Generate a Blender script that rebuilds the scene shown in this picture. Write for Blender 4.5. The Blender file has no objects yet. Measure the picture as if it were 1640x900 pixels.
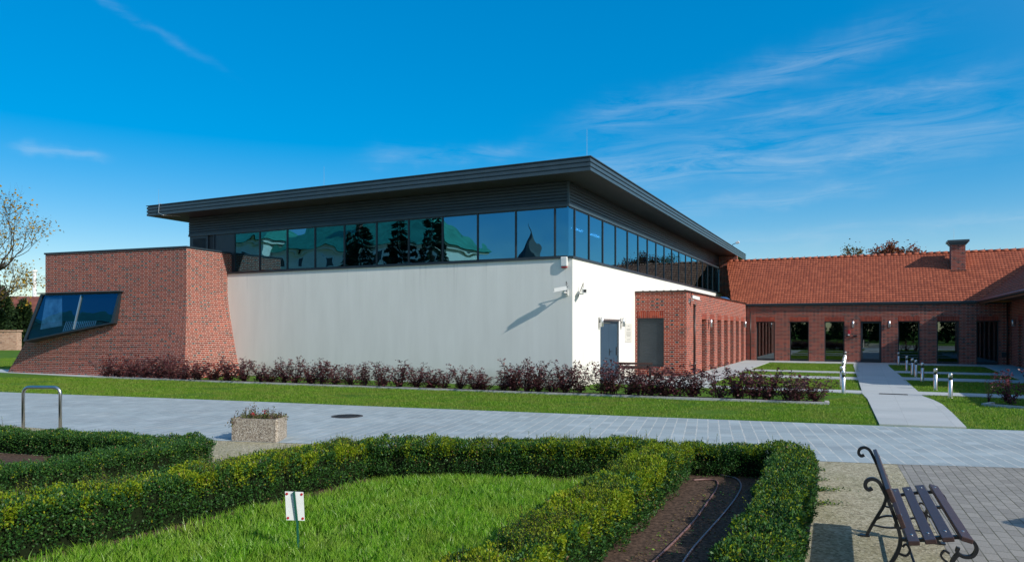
import bpy, bmesh, math, random
import numpy as np
from mathutils import Vector, Matrix
random.seed(7); rng = np.random.default_rng(7)
R = math.radians
scene = bpy.context.scene
COL = scene.collection

# ------------------------------------------------------------------ camera
cd = bpy.data.cameras.new('camera'); cam = bpy.data.objects.new('camera', cd); COL.objects.link(cam)
cam.location = (0, 0, 1.9); cam.rotation_euler = (R(90), 0, 0)
cd.sensor_width = 36; cd.lens = 25.02; cd.shift_y = 0.0461; cd.clip_start = .05; cd.clip_end = 3000
scene.camera = cam
# ------------------------------------------------------------------ sun and sky
SUN_TO = Vector((-.792, .655, -.655))                 # direction the light travels
EL = math.atan2(.655, math.hypot(.792, .655)); AZ = math.atan2(.792, -.655)
world = bpy.data.worlds.new('World'); scene.world = world; world.use_nodes = True
wn, wl = world.node_tree.nodes, world.node_tree.links
bg = wn['Background']; bg.inputs['Strength'].default_value = .15
sky = wn.new('ShaderNodeTexSky'); sky.sky_type = 'NISHITA'; sky.sun_disc = False
sky.sun_elevation = EL; sky.sun_rotation = AZ; sky.air_density = 1.0; sky.dust_density = .05; sky.ozone_density = 3.5
hsv = wn.new('ShaderNodeHueSaturation'); hsv.inputs['Saturation'].default_value = 2.45; hsv.inputs['Value'].default_value = 2.15
hsv.inputs['Hue'].default_value = .504
gam = wn.new('ShaderNodeGamma'); gam.inputs['Gamma'].default_value = .5; wl.new(sky.outputs[0], gam.inputs[0]); wl.new(gam.outputs[0], hsv.inputs['Color'])
tc = wn.new('ShaderNodeTexCoord')
def wmath(op, a, b=None):
    n = wn.new('ShaderNodeMath'); n.operation = op; n.use_clamp = False
    for i, v in enumerate((a, b)):
        if v is None: continue
        if isinstance(v, (int, float)): n.inputs[i].default_value = v
        else: wl.new(v, n.inputs[i])
    return n.outputs[0]
# thin cirrus: streaks given by azimuth and elevation, broken up by stretched noise
sep = wn.new('ShaderNodeSeparateXYZ'); wl.new(tc.outputs['Generated'], sep.inputs[0])
az_ = wmath('ARCTAN2', sep.outputs[0], sep.outputs[1]); el_ = wmath('ARCSINE', sep.outputs[2])
cmb = wn.new('ShaderNodeCombineXYZ'); wl.new(az_, cmb.inputs[0]); wl.new(el_, cmb.inputs[1])
def wnoise(scale, rot, loc, sc, det, rough, dist=0):
    mp = wn.new('ShaderNodeMapping'); mp.inputs['Rotation'].default_value = (0, 0, rot); mp.inputs['Scale'].default_value = scale; mp.inputs['Location'].default_value = loc
    wl.new(cmb.outputs[0], mp.inputs[0]); n = wn.new('ShaderNodeTexNoise'); n.inputs['Scale'].default_value = sc; n.inputs['Detail'].default_value = det; n.inputs['Roughness'].default_value = rough; n.inputs['Distortion'].default_value = dist
    wl.new(mp.outputs[0], n.inputs['Vector']); return n.outputs[0]
warp = wmath('MULTIPLY', wmath('SUBTRACT', wnoise((1, 1, 1), 0, (3, 1, 0), 9, 4, .6), .5), .05)
fib = wnoise((1, 7.5, 1), R(-9), (1.3, .2, 0), 7., 9, .70, .9)
total = None
for az0, el0, az1, el1, wd, am in ((.09, .278, .52, .350, .016, .60), (.02, .205, .66, .222, .020, .75), (.12, .150, .50, .178, .010, .60), (-.20, .228, .03, .250, .010, .45), (-.62, .430, -.40, .330, .004, .22),
                                   (-.61, .203, -.52, .207, .005, .75), (-.72, .40, -.60, .43, .024, .7), (.10, .235, .62, .270, .030, .42), (.32, .270, .60, .292, .008, .40), (.18, .115, .70, .128, .010, .45)):
    dx, dy = az1-az0, el1-el0; L = math.hypot(dx, dy); ux, uy = dx/L, dy/L
    ax_, ay_ = wmath('SUBTRACT', az_, az0), wmath('SUBTRACT', wmath('ADD', el_, warp), el0)
    t_ = wmath('ADD', wmath('MULTIPLY', ax_, ux), wmath('MULTIPLY', ay_, uy)); d_ = wmath('SUBTRACT', wmath('MULTIPLY', ay_, ux), wmath('MULTIPLY', ax_, uy))
    e_ = wmath('MAXIMUM', wmath('SUBTRACT', wmath('ABSOLUTE', wmath('SUBTRACT', t_, L/2)), L*.32), 0.)
    q_ = wmath('ADD', wmath('POWER', wmath('ABSOLUTE', wmath('DIVIDE', d_, wd)), 2.), wmath('POWER', wmath('DIVIDE', e_, L*.16), 2.))
    v_ = wmath('MULTIPLY', wmath('EXPONENT', wmath('MULTIPLY', q_, -.8)), am); total = v_ if total is None else wmath('ADD', total, v_)
rampf = wn.new('ShaderNodeMapRange'); wl.new(fib, rampf.inputs[0]); rampf.inputs[1].default_value = .34; rampf.inputs[2].default_value = .74
cf = wmath('MULTIPLY', wmath('MULTIPLY', rampf.outputs[0], total), .47)
cfc = wn.new('ShaderNodeClamp'); wl.new(cf, cfc.inputs[0])
mixc = wn.new('ShaderNodeMix'); mixc.data_type = 'RGBA'; mixc.inputs[7].default_value = (4.0, 4.9, 5.6, 1)
dt = wn.new('ShaderNodeVectorMath'); dt.operation = 'DOT_PRODUCT'; wl.new(tc.outputs['Generated'], dt.inputs[0]); dt.inputs[1].default_value = -SUN_TO.normalized()
glow = wmath('MULTIPLY', wmath('POWER', wmath('MAXIMUM', dt.outputs['Value'], 0.), 1.6), .62)
mixg = wn.new('ShaderNodeMix'); mixg.data_type = 'RGBA'; mixg.inputs[7].default_value = (5.6, 5.5, 5.2, 1); wl.new(glow, mixg.inputs[0]); wl.new(hsv.outputs[0], mixg.inputs[6])
wl.new(cfc.outputs[0], mixc.inputs[0]); wl.new(mixg.outputs[2], mixc.inputs[6]); wl.new(mixc.outputs[2], bg.inputs['Color'])
sl = bpy.data.lights.new('sun', 'SUN'); sl.energy = 4.7; sl.angle = R(.5); sl.color = (1, .95, .87)
so = bpy.data.objects.new('sun', sl); COL.objects.link(so); so.rotation_euler = SUN_TO.to_track_quat('-Z', 'Y').to_euler(); so.location = (30, -30, 40)
scene.view_settings.view_transform = 'Standard'; scene.view_settings.look = 'None'
scene.view_settings.exposure = 0.0; scene.view_settings.gamma = 1
scene.render.engine = 'CYCLES'; scene.cycles.max_bounces = 6; scene.cycles.transparent_max_bounces = 8
scene.cycles.sample_clamp_indirect = 4

# ------------------------------------------------------------------ materials
def new_mat(name):
    m = bpy.data.materials.new(name); m.use_nodes = True
    return m, m.node_tree.nodes, m.node_tree.links, m.node_tree.nodes['Principled BSDF']
class NB:
    def __init__(s, m): s.n, s.l = m.node_tree.nodes, m.node_tree.links
    def val(s, sock, v):
        if isinstance(v, bpy.types.NodeSocket): s.l.new(v, sock)
        else: sock.default_value = v
    def math(s, op, a, b=0., c=None):
        n = s.n.new('ShaderNodeMath'); n.operation = op; s.val(n.inputs[0], a); s.val(n.inputs[1], b)
        if c is not None: s.val(n.inputs[2], c)
        return n.outputs[0]
    def noise(s, vec, scale, detail=3, rough=.5):
        n = s.n.new('ShaderNodeTexNoise'); n.inputs['Scale'].default_value = scale; n.inputs['Detail'].default_value = detail; n.inputs['Roughness'].default_value = rough
        if vec is not None: s.l.new(vec, n.inputs['Vector'])
        return n.outputs[0]
    def ramp(s, f, stops):
        n = s.n.new('ShaderNodeValToRGB'); e = n.color_ramp.elements
        while len(e) < len(stops): e.new(.5)
        for el, (p, c) in zip(e, stops): el.position = p; el.color = (*c, 1) if len(c) == 3 else c
        s.l.new(f, n.inputs[0]); return n.outputs[0]
    def mix(s, f, a, b, mode='MIX'):
        n = s.n.new('ShaderNodeMix'); n.data_type = 'RGBA'; n.blend_type = mode; s.val(n.inputs[0], f)
        for i, v in ((6, a), (7, b)): s.val(n.inputs[i], (*v, 1) if isinstance(v, tuple) and len(v) == 3 else v)
        return n.outputs[2]
    def bump(s, h, strength=.3, dist=.02):
        n = s.n.new('ShaderNodeBump'); n.inputs['Strength'].default_value = strength; n.inputs['Distance'].default_value = dist
        s.l.new(h, n.inputs['Height']); return n.outputs[0]
    def tex(s, kind='Object'):
        return s.n.new('ShaderNodeTexCoord').outputs[kind]
    def mapping(s, vec, scale=(1, 1, 1), rot=(0, 0, 0), loc=(0, 0, 0)):
        n = s.n.new('ShaderNodeMapping'); n.inputs['Scale'].default_value = scale; n.inputs['Rotation'].default_value = rot; n.inputs['Location'].default_value = loc
        s.l.new(vec, n.inputs[0]); return n.outputs[0]
def simple(name, col, rough=.5, metal=0, spec=.5, noise=0, nscale=8, bump=0, bscale=60):
    m, n, l, p = new_mat(name); b = NB(m)
    p.inputs['Roughness'].default_value = rough; p.inputs['Metallic'].default_value = metal; p.inputs['Specular IOR Level'].default_value = spec
    if noise:
        f = b.noise(b.tex(), nscale, 4)
        c = b.ramp(f, [(.3, tuple(x*(1-noise) for x in col)), (.7, tuple(min(1, x*(1+noise)) for x in col))]); l.new(c, p.inputs['Base Color'])
    else: p.inputs['Base Color'].default_value = (*col, 1)
    if bump: l.new(b.bump(b.noise(b.tex(), bscale, 4), bump, .01), p.inputs['Normal'])
    return m
M = {}
M['metal'] = simple('anthracite_metal', (.027, .040, .051), .38, .0, .5, .12, 3)
M['metal_light'] = simple('anthracite_trim', (.042, .063, .078), .35, 0, .5, .1, 3)
M['soffit'] = simple('soffit_panel', (.05, .048, .046), .55, 0, .4, .08, 2)
M['frame'] = simple('window_frame', (.02, .026, .032), .4, 0, .5)
M['louvre'] = simple('louvre_dark', (.012, .014, .017), .5)
M['door'] = simple('steel_door_paint', (.036, .075, .118), .38, 0, .5, .06, 2)
M['alu'] = simple('brushed_aluminium', (.62, .63, .64), .3, .85, .5, .05, 30)
M['white_plastic'] = simple('white_plastic', (.72, .72, .70), .35)
M['black_plastic'] = simple('black_plastic', (.012, .012, .013), .4)
M['red_plastic'] = simple('red_plastic', (.42, .018, .03), .35)
M['iron'] = simple('cast_iron', (.014, .014, .015), .42, 0, .5, .2, 30, .1, 120)
M['steel'] = simple('galvanised_steel', (.52, .53, .54), .28, 1, .5, .08, 20)
M['green_paint'] = simple('green_paint', (.01, .09, .06), .4)
M['sign_white'] = simple('sign_white', (.72, .73, .72), .45, 0, .4, .06, 25)
M['copper_pipe'] = simple('brown_pipe', (.035, .02, .016), .4)
M['interior'] = simple('interior_dark', (.03, .03, .03), .8)
M['interior_wall'] = simple('interior_wall', (.16, .16, .16), .8)
M['soil'] = simple('soil', (.075, .048, .034), .95, 0, .2, .6, 26, 1., 30)
M['stem'] = simple('twig', (.06, .035, .025), .8)
M['maroon_stem'] = simple('maroon_twig', (.05, .02, .02), .8)
M['bark'] = simple('bark', (.07, .055, .045), .9, 0, .2, .4, 12, .6, 30)
M['hose_a'] = simple('hose_brown', (.17, .09, .08), .5)
M['hose_b'] = simple('hose_grey', (.20, .17, .19), .45)
M['kerb'] = simple('concrete_kerb', (.40, .40, .39), .85, 0, .3, .16, 6, .3, 60)
M['rust_iron'] = simple('manhole_iron', (.05, .045, .042), .6, 0, .5, .3, 30)
M['dome_blue'] = simple('blue_dome', (.02, .12, .30), .25)
M['copper_green'] = simple('green_roof', (.05, .28, .20), .6, 0, .3, .25, 1.2)
M['plaster'] = simple('old_plaster', (.74, .70, .62), .9, 0, .2, .08, 1)
M['far_roof'] = simple('far_red_roof', (.17, .06, .045), .8, 0, .2, .2, 1)
M['slate'] = simple('slate_spire', (.03, .04, .045), .6)

def stucco():
    m, n, l, p = new_mat('white_stucco'); b = NB(m); t = b.tex()
    f = b.noise(b.mapping(t, (1.4, 1.4, .25)), 1.5, 5, .6)
    c = b.ramp(f, [(.3, (.74, .725, .675)), (.7, (.81, .795, .745))])
    f2 = b.noise(b.mapping(t, (2.2, 2.2, .12)), 2.4, 3)
    c = b.mix(b.math('MULTIPLY', b.ramp(f2, [(.52, (0, 0, 0)), (.75, (1, 1, 1))]), .08), c, (.60, .585, .55))
    sz = n.new('ShaderNodeSeparateXYZ'); l.new(t, sz.inputs[0])
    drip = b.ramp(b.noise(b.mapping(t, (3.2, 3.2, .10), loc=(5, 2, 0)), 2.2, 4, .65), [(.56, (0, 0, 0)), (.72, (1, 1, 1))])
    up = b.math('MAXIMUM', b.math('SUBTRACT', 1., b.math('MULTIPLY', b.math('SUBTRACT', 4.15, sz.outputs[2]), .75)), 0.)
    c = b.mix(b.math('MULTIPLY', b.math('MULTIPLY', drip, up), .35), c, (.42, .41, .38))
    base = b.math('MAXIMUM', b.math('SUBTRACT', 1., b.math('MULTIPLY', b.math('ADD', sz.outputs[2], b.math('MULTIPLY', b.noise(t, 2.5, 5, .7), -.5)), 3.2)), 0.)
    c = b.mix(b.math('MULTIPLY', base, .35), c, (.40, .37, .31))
    l.new(c, p.inputs['Base Color']); p.inputs['Roughness'].default_value = .9; p.inputs['Specular IOR Level'].default_value = .15
    l.new(b.bump(b.noise(t, 90, 4, .7), .22, .01), p.inputs['Normal']); return m
M['stucco'] = stucco()

def brick(name, cols, mortar, dark=.82, joint=.0115, soldier=False, washed=0.):
    m, n, l, p = new_mat(name); b = NB(m); uv = b.tex('UV')
    s = n.new('ShaderNodeSeparateXYZ'); l.new(uv, s.inputs[0]); U, V = (s.outputs[1], s.outputs[0]) if soldier else (s.outputs[0], s.outputs[1])
    H, P, S = .077, .389, .2595
    if soldier: P, S = .30, .2999
    rv = b.math('DIVIDE', V, H); row = b.math('FLOOR', rv); par = b.math('FLOORED_MODULO', row, 2.)
    if soldier: x = b.math('DIVIDE', U, P)
    else: x = b.math('ADD', b.math('DIVIDE', U, P), b.math('MULTIPLY', par, .5))
    xi = b.math('FLOOR', x); xf = b.math('SUBTRACT', x, xi)
    isS = b.math('LESS_THAN', xf, S/P)
    ls = b.math('MULTIPLY', xf, P); lh = b.math('SUBTRACT', ls, S)
    es = b.math('MINIMUM', ls, b.math('SUBTRACT', S, ls)); eh = b.math('MINIMUM', lh, b.math('SUBTRACT', P-S, lh))
    dh = b.math('ADD', b.math('MULTIPLY', es, isS), b.math('MULTIPLY', eh, b.math('SUBTRACT', 1., isS)))
    if soldier: dh = b.math('ADD', 1., 0.)
    vf = b.math('MULTIPLY', b.math('SUBTRACT', rv, row), H); dv = b.math('MINIMUM', vf, b.math('SUBTRACT', H, vf))
    d = b.math('MINIMUM', dh, dv)
    mr = n.new('ShaderNodeMapRange'); l.new(d, mr.inputs[0]); mr.inputs[1].default_value = joint*.32; mr.inputs[2].default_value = joint*.62
    cv = n.new('ShaderNodeCombineXYZ'); l.new(xi, cv.inputs[0]); l.new(row, cv.inputs[1]); l.new(isS, cv.inputs[2])
    w = n.new('ShaderNodeTexWhiteNoise'); w.noise_dimensions = '3D'; l.new(cv.outputs[0], w.inputs[0])
    c = b.ramp(w.outputs[0], [(0, cols[0]), (.45, cols[1]), (.8, cols[2]), (1, cols[3])])
    hd = b.math('MULTIPLY', b.math('SUBTRACT', 1., isS), b.math('GREATER_THAN', w.outputs[0], dark))
    c = b.mix(hd, c, (.035, .032, .036))
    grime = b.noise(b.tex(), .8, 4); c = b.mix(b.math('MULTIPLY', b.math('SUBTRACT', grime, .35), .6), c, (.10, .035, .028))
    mo = b.mix(b.noise(b.tex(), 6, 3), tuple(v*.8 for v in mortar), mortar)
    c = b.mix(mr.outputs[0], mo, c)
    if washed:
        wz = b.noise(b.mapping(b.tex(), (.25, .25, .5)), 1.6, 4)
        c = b.mix(b.math('MULTIPLY', wz, washed), c, (.40, .25, .21))
    l.new(c, p.inputs['Base Color']); p.inputs['Roughness'].default_value = .85; p.inputs['Specular IOR Level'].default_value = .25
    l.new(b.bump(mr.outputs[0], .5, .006), p.inputs['Normal']); return m
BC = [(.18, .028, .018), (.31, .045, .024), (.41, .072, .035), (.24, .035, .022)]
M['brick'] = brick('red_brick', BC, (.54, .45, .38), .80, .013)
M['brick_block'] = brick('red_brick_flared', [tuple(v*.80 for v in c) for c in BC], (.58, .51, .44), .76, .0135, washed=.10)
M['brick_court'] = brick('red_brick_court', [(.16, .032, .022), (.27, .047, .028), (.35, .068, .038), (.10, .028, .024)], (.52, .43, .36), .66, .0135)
M['soldier'] = brick('soldier_course', BC, (.36, .27, .22), 2, .009, soldier=True)
M['old_brick'] = brick('old_wall_brick', [(.40, .22, .14), (.48, .28, .19), (.55, .36, .26), (.30, .14, .10)], (.55, .48, .40), .95)

def tiles():
    m, n, l, p = new_mat('clay_roof_tile'); b = NB(m); uv = b.tex('UV'); s = n.new('ShaderNodeSeparateXYZ'); l.new(uv, s.inputs[0])
    a, r = b.math('FLOOR', b.math('DIVIDE', s.outputs[0], .155)), b.math('FLOOR', b.math('DIVIDE', s.outputs[1], .215))
    cv = n.new('ShaderNodeCombineXYZ'); l.new(a, cv.inputs[0]); l.new(r, cv.inputs[1])
    w = n.new('ShaderNodeTexWhiteNoise'); w.noise_dimensions = '2D'; l.new(cv.outputs[0], w.inputs[0])
    c = b.ramp(w.outputs[0], [(0, (.26, .066, .034)), (.5, (.33, .086, .042)), (1, (.40, .112, .056))])
    c = b.mix(b.math('MULTIPLY', b.noise(b.tex(), .7, 4), .35), c, (.27, .075, .045))
    l.new(c, p.inputs['Base Color']); p.inputs['Roughness'].default_value = .75; p.inputs['Specular IOR Level'].default_value = .3; return m
M['tile'] = tiles()

def glass(name, tint, trans, base=.22, wav=.0012):
    m, n, l, p = new_mat(name); b = NB(m); n.remove(p); out = n['Material Output']
    g = n.new('ShaderNodeBsdfGlossy'); g.inputs['Color'].default_value = (*tint, 1); g.inputs['Roughness'].default_value = .004
    t = n.new('ShaderNodeBsdfTransparent'); t.inputs['Color'].default_value = (*trans, 1)
    lw = n.new('ShaderNodeLayerWeight'); lw.inputs['Blend'].default_value = .5
    sch = b.math('ADD', .045, b.math('MULTIPLY', b.math('POWER', lw.outputs['Facing'], 4.), .955))
    f = b.math('ADD', b.math('MULTIPLY', sch, 1-base), base)
    mx = n.new('ShaderNodeMixShader'); l.new(f, mx.inputs[0]); l.new(t.outputs[0], mx.inputs[1]); l.new(g.outputs[0], mx.inputs[2])
    l.new(b.bump(b.noise(b.tex(), 1.1, 1), .25, wav*20), g.inputs['Normal'])
    l.new(mx.outputs[0], out.inputs['Surface']); return m
M['glass'] = glass('blue_coated_glass', (.30, .76, 1.0), (.12, .26, .38), .30)
M['glass_slant'] = glass('deep_blue_glass', (.04, .24, .42), (.30, .52, .72), .26)
M['glass_low'] = glass('clear_window_glass', (.8, .95, 1.0), (.30, .38, .42), .14, 0.)
def emit(name, col, s):
    m, n, l, p = new_mat(name); p.inputs['Base Color'].default_value = (*col, 1); p.inputs['Emission Color'].default_value = (*col, 1); p.inputs['Emission Strength'].default_value = s; return m
M['strip_light'] = emit('strip_light_tube', (.9, .95, 1), 9)

def paving(name, cols, joint, bw, bh, rot, off=.5, jw=.004, streak=.3, bumpy=.25):
    m, n, l, p = new_mat(name); b = NB(m); t = b.tex()
    v = b.mapping(t, rot=(0, 0, rot))
    br = n.new('ShaderNodeTexBrick'); l.new(v, br.inputs['Vector']); br.offset = off
    br.inputs['Scale'].default_value = 1; br.inputs['Brick Width'].default_value = bw; br.inputs['Row Height'].default_value = bh
    br.inputs['Mortar Size'].default_value = jw; br.inputs['Mortar Smooth'].default_value = .3; br.inputs['Bias'].default_value = 0
    br.inputs['Color1'].default_value = (0, 0, 0, 1); br.inputs['Color2'].default_value = (1, 1, 1, 1); br.inputs['Mortar'].default_value = (.5, .5, .5, 1)
    c = b.ramp(br.outputs['Color'], [(0, cols[0]), (.5, cols[1]), (1, cols[2])])
    big = b.noise(b.mapping(t, (.35, .9, 1), rot=(0, 0, R(14))), 1.3, 5, .6)
    c = b.mix(b.math('MULTIPLY', b.ramp(big, [(.35, (0, 0, 0)), (.68, (1, 1, 1))]), streak), c, tuple(x*1.45 for x in cols[2]))
    fine = b.noise(t, 55, 3); c = b.mix(.18, c, b.ramp(fine, [(.3, tuple(x*.55 for x in cols[1])), (.7, tuple(x*1.4 for x in cols[1]))]))
    jf = b.math('MULTIPLY', br.outputs['Fac'], b.ramp(b.noise(t, 1.7, 3), [(.3, (.35, .35, .35)), (.6, (1, 1, 1))]))
    c = b.mix(jf, c, joint)
    l.new(c, p.inputs['Base Color']); p.inputs['Roughness'].default_value = .8; p.inputs['Specular IOR Level'].default_value = .3
    l.new(b.bump(b.math('SUBTRACT', fine, br.outputs['Fac']), bumpy, .006), p.inputs['Normal']); return m
def road_paving():
    m, n, l, p = new_mat('grey_block_paving'); b = NB(m); t = b.tex(); v = b.mapping(t, rot=(0, 0, R(-74.6)))
    wob = b.math('MULTIPLY', b.math('SUBTRACT', b.noise(t, 3.5, 2), .5), .03)
    sp = n.new('ShaderNodeSeparateXYZ'); l.new(v, sp.inputs[0]); rr = b.math('DIVIDE', b.math('ADD', sp.outputs[1], wob), .205); row = b.math('FLOOR', rr)
    dv = b.math('MULTIPLY', b.math('MINIMUM', b.math('SUBTRACT', rr, row), b.math('SUBTRACT', b.math('ADD', row, 1.), rr)), .205)
    w0 = n.new('ShaderNodeTexWhiteNoise'); w0.noise_dimensions = '1D'; l.new(row, w0.inputs['W'])
    xx = b.math('DIVIDE', b.math('ADD', sp.outputs[0], b.math('MULTIPLY', w0.outputs[0], .3)), .31); ci = b.math('FLOOR', xx); dh = b.math('MULTIPLY', b.math('MINIMUM', b.math('SUBTRACT', xx, ci), b.math('SUBTRACT', b.math('ADD', ci, 1.), xx)), .31)
    cv = n.new('ShaderNodeCombineXYZ'); l.new(row, cv.inputs[0]); l.new(ci, cv.inputs[1]); w = n.new('ShaderNodeTexWhiteNoise'); w.noise_dimensions = '2D'; l.new(cv.outputs[0], w.inputs[0])
    c = b.ramp(w.outputs[0], [(0, (.235, .29, .305)), (.5, (.275, .34, .355)), (.85, (.305, .375, .39)), (1, (.385, .45, .465))])
    big = b.noise(b.mapping(t, (.3, 1.5, 1), rot=(0, 0, R(16))), 1.1, 5, .62)
    c = b.mix(b.math('MULTIPLY', b.ramp(big, [(.35, (0, 0, 0)), (.7, (1, 1, 1))]), .45), c, (.41, .47, .48))
    c = b.mix(b.math('MULTIPLY', b.ramp(b.noise(b.mapping(t, (.5, 1.2, 1), loc=(4, 2, 0)), .8, 5, .6), [(.48, (0, 0, 0)), (.70, (1, 1, 1))]), .5), c, (.19, .225, .24))
    c = b.mix(b.math('MULTIPLY', b.ramp(b.noise(b.mapping(t, (.4, 1., 1), loc=(9, 5, 0)), 1.6, 7, .72), [(.55, (0, 0, 0)), (.72, (1, 1, 1))]), .5), c, (.44, .42, .36))
    fine = b.noise(t, 60, 3); c = b.mix(.25, c, b.ramp(fine, [(.3, (.17, .19, .21)), (.7, (.42, .45, .48))]))
    br = b.ramp(b.noise(t, 5., 4, .7), [(.36, (0, 0, 0)), (.6, (1, 1, 1))]); jw = b.math('ADD', .0025, b.math('MULTIPLY', br, .011))
    jl = b.math('LESS_THAN', dv, jw); jc = b.math('MULTIPLY', b.math('LESS_THAN', dh, .006), .45)
    c = b.mix(jc, c, (.19, .20, .21)); c = b.mix(b.math('MULTIPLY', jl, .85), c, b.mix(b.noise(t, 2., 2), (.36, .36, .33), (.62, .61, .56)))
    l.new(c, p.inputs['Base Color']); p.inputs['Roughness'].default_value = .8; p.inputs['Specular IOR Level'].default_value = .3
    l.new(b.bump(b.math('SUBTRACT', fine, b.math('ADD', jl, jc)), .3, .006), p.inputs['Normal']); return m
M['road'] = road_paving()
M['yard'] = paving('small_block_paving', [(.20, .185, .165), (.245, .23, .205), (.285, .265, .235)], (.075, .075, .045), .20, .112, R(-66.4), .5, .006, .12, .5)
M['concrete'] = paving('pale_concrete_paving', [(.36, .385, .385), (.39, .41, .41), (.42, .435, .43)], (.27, .28, .28), .8, .8, R(26.2), 0, .004, .25)

def gravel():
    m, n, l, p = new_mat('fine_gravel'); b = NB(m); t = b.tex()
    f = b.noise(t, 42, 5, .8); c = b.ramp(f, [(.3, (.13, .11, .065)), (.5, (.40, .355, .235)), (.72, (.62, .56, .41))])
    g = b.ramp(b.noise(b.mapping(t, loc=(3.1, 0, 0)), .9, 4, .65), [(.46, (0, 0, 0)), (.66, (1, 1, 1))])
    c = b.mix(b.math('MULTIPLY', g, .55), c, (.17, .19, .05))
    c = b.mix(b.math('MULTIPLY', b.ramp(b.noise(t, 3.2, 6, .75), [(.45, (0, 0, 0)), (.7, (1, 1, 1))]), .5), c, (.16, .145, .085))
    vo = n.new('ShaderNodeTexVoronoi'); vo.inputs['Scale'].default_value = 38; l.new(t, vo.inputs['Vector'])
    c = b.mix(.5, c, b.ramp(vo.outputs['Color'], [(0, (.06, .05, .03)), (.6, (.46, .41, .29)), (1, (.70, .64, .5))]))
    l.new(c, p.inputs['Base Color']); p.inputs['Roughness'].default_value = .95; p.inputs['Specular IOR Level'].default_value = .2
    l.new(b.bump(f, 1., .02), p.inputs['Normal']); return m
M['gravel'] = gravel()
def aggregate():
    m, n, l, p = new_mat('exposed_aggregate'); b = NB(m); t = b.tex()
    vo = n.new('ShaderNodeTexVoronoi'); vo.inputs['Scale'].default_value = 75; l.new(t, vo.inputs['Vector'])
    s = n.new('ShaderNodeSeparateColor'); l.new(vo.outputs['Color'], s.inputs[0])
    c = b.ramp(s.outputs[0], [(0, (.12, .095, .07)), (.4, (.30, .245, .19)), (.75, (.42, .36, .28)), (1, (.56, .51, .44))])
    l.new(c, p.inputs['Base Color']); p.inputs['Roughness'].default_value = .9
    l.new(b.bump(vo.outputs['Distance'], .6, .01), p.inputs['Normal']); return m
M['aggregate'] = aggregate()
def turf():
    m, n, l, p = new_mat('turf_ground'); b = NB(m); t = b.tex()
    f = b.noise(t, .8, 6, .65); c = b.ramp(f, [(.3, (.06, .14, .014)), (.55, (.10, .205, .018)), (.75, (.14, .21, .035))])
    c = b.mix(b.math('MULTIPLY', b.noise(t, 28, 4, .7), .55), c, (.035, .07, .012))
    bare = b.ramp(b.noise(b.mapping(t, (.5, 1.2, 1), loc=(1.7, 3.3, 0)), .9, 5, .7), [(.62, (0, 0, 0)), (.75, (1, 1, 1))])
    c = b.mix(b.math('MULTIPLY', bare, .6), c, (.12, .09, .05))
    l.new(c, p.inputs['Base Color']); p.inputs['Roughness'].default_value = .95; p.inputs['Specular IOR Level'].default_value = .1
    l.new(b.bump(b.noise(t, 40, 4, .7), .9, .03), p.inputs['Normal']); return m
M['turf'] = turf()
def leafmat(name, cols, rough=.45, trans=.25, spec=.4, dry=None, nsc=.9):
    m, n, l, p = new_mat(name); b = NB(m)
    geo = n.new('ShaderNodeNewGeometry')
    c = b.ramp(geo.outputs['Random Per Island'], [(i/(len(cols)-1), cc) for i, cc in enumerate(cols)])
    if dry:
        f = b.ramp(b.noise(b.tex(), nsc, 5, .65), [(.42, (0, 0, 0)), (.68, (1, 1, 1))]); c = b.mix(b.math('MULTIPLY', f, .55), c, dry)
    l.new(c, p.inputs['Base Color']); p.inputs['Roughness'].default_value = rough; p.inputs['Specular IOR Level'].default_value = spec
    tr = n.new('ShaderNodeBsdfTranslucent'); l.new(c, tr.inputs['Color'])
    mx = n.new('ShaderNodeMixShader'); mx.inputs[0].default_value = trans; l.new(p.outputs[0], mx.inputs[1]); l.new(tr.outputs[0], mx.inputs[2])
    l.new(mx.outputs[0], n['Material Output'].inputs['Surface']); return m
M['box_leaf'] = leafmat('box_leaf', [(.014, .055, .016), (.026, .085, .020), (.040, .115, .020), (.060, .15, .022)], .5, .18, .25)
M['box_young'] = leafmat('box_young_leaf', [(.10, .20, .010), (.18, .28, .012), (.27, .35, .016), (.35, .36, .02)], .5, .4, .25)
M['box_dry'] = leafmat('box_dry_leaf', [(.16, .10, .05), (.22, .15, .06), (.12, .07, .04)], .6, .2, .2)
M['box_core'] = simple('hedge_dark_fill', (.012, .018, .008), 1., 0, 0.)
M['blade'] = leafmat('grass_blade', [(.06, .20, .010), (.12, .33, .015), (.17, .42, .02), (.24, .50, .03), (.33, .56, .06), (.46, .62, .18)], .36, .45, .45, (.33, .42, .06), 2.2)
M['blade_short'] = leafmat('short_grass_blade', [(.07, .19, .010), (.12, .28, .014), (.16, .34, .02), (.24, .40, .03), (.32, .38, .08)], .5, .45, .3, (.31, .28, .08), 1.1)
M['maroon_leaf'] = leafmat('maroon_leaf', [(.036, .011, .016), (.075, .021, .028), (.125, .035, .042), (.19, .07, .06)], .45, .2, .4)
M['pink_leaf'] = leafmat('reddish_leaf', [(.09, .02, .035), (.14, .03, .05), (.20, .05, .07), (.12, .04, .04)], .45, .25, .4)
M['conifer'] = leafmat('conifer_leaf', [(.014, .035, .015), (.022, .05, .02), (.035, .07, .022), (.05, .085, .025)], .6, .15, .2)
M['spruce'] = leafmat('spruce_needles', [(.006, .018, .012), (.012, .03, .016), (.02, .04, .02)], .6, .1, .2)
M['yellow_leaf'] = leafmat('yellow_leaf', [(.30, .18, .02), (.42, .27, .03), (.22, .15, .03)], .6, .3, .2)
M['rust_leaf'] = leafmat('rust_leaf', [(.12, .03, .02), (.20, .05, .03), (.26, .09, .04), (.16, .07, .03)], .6, .3, .2)
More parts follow.
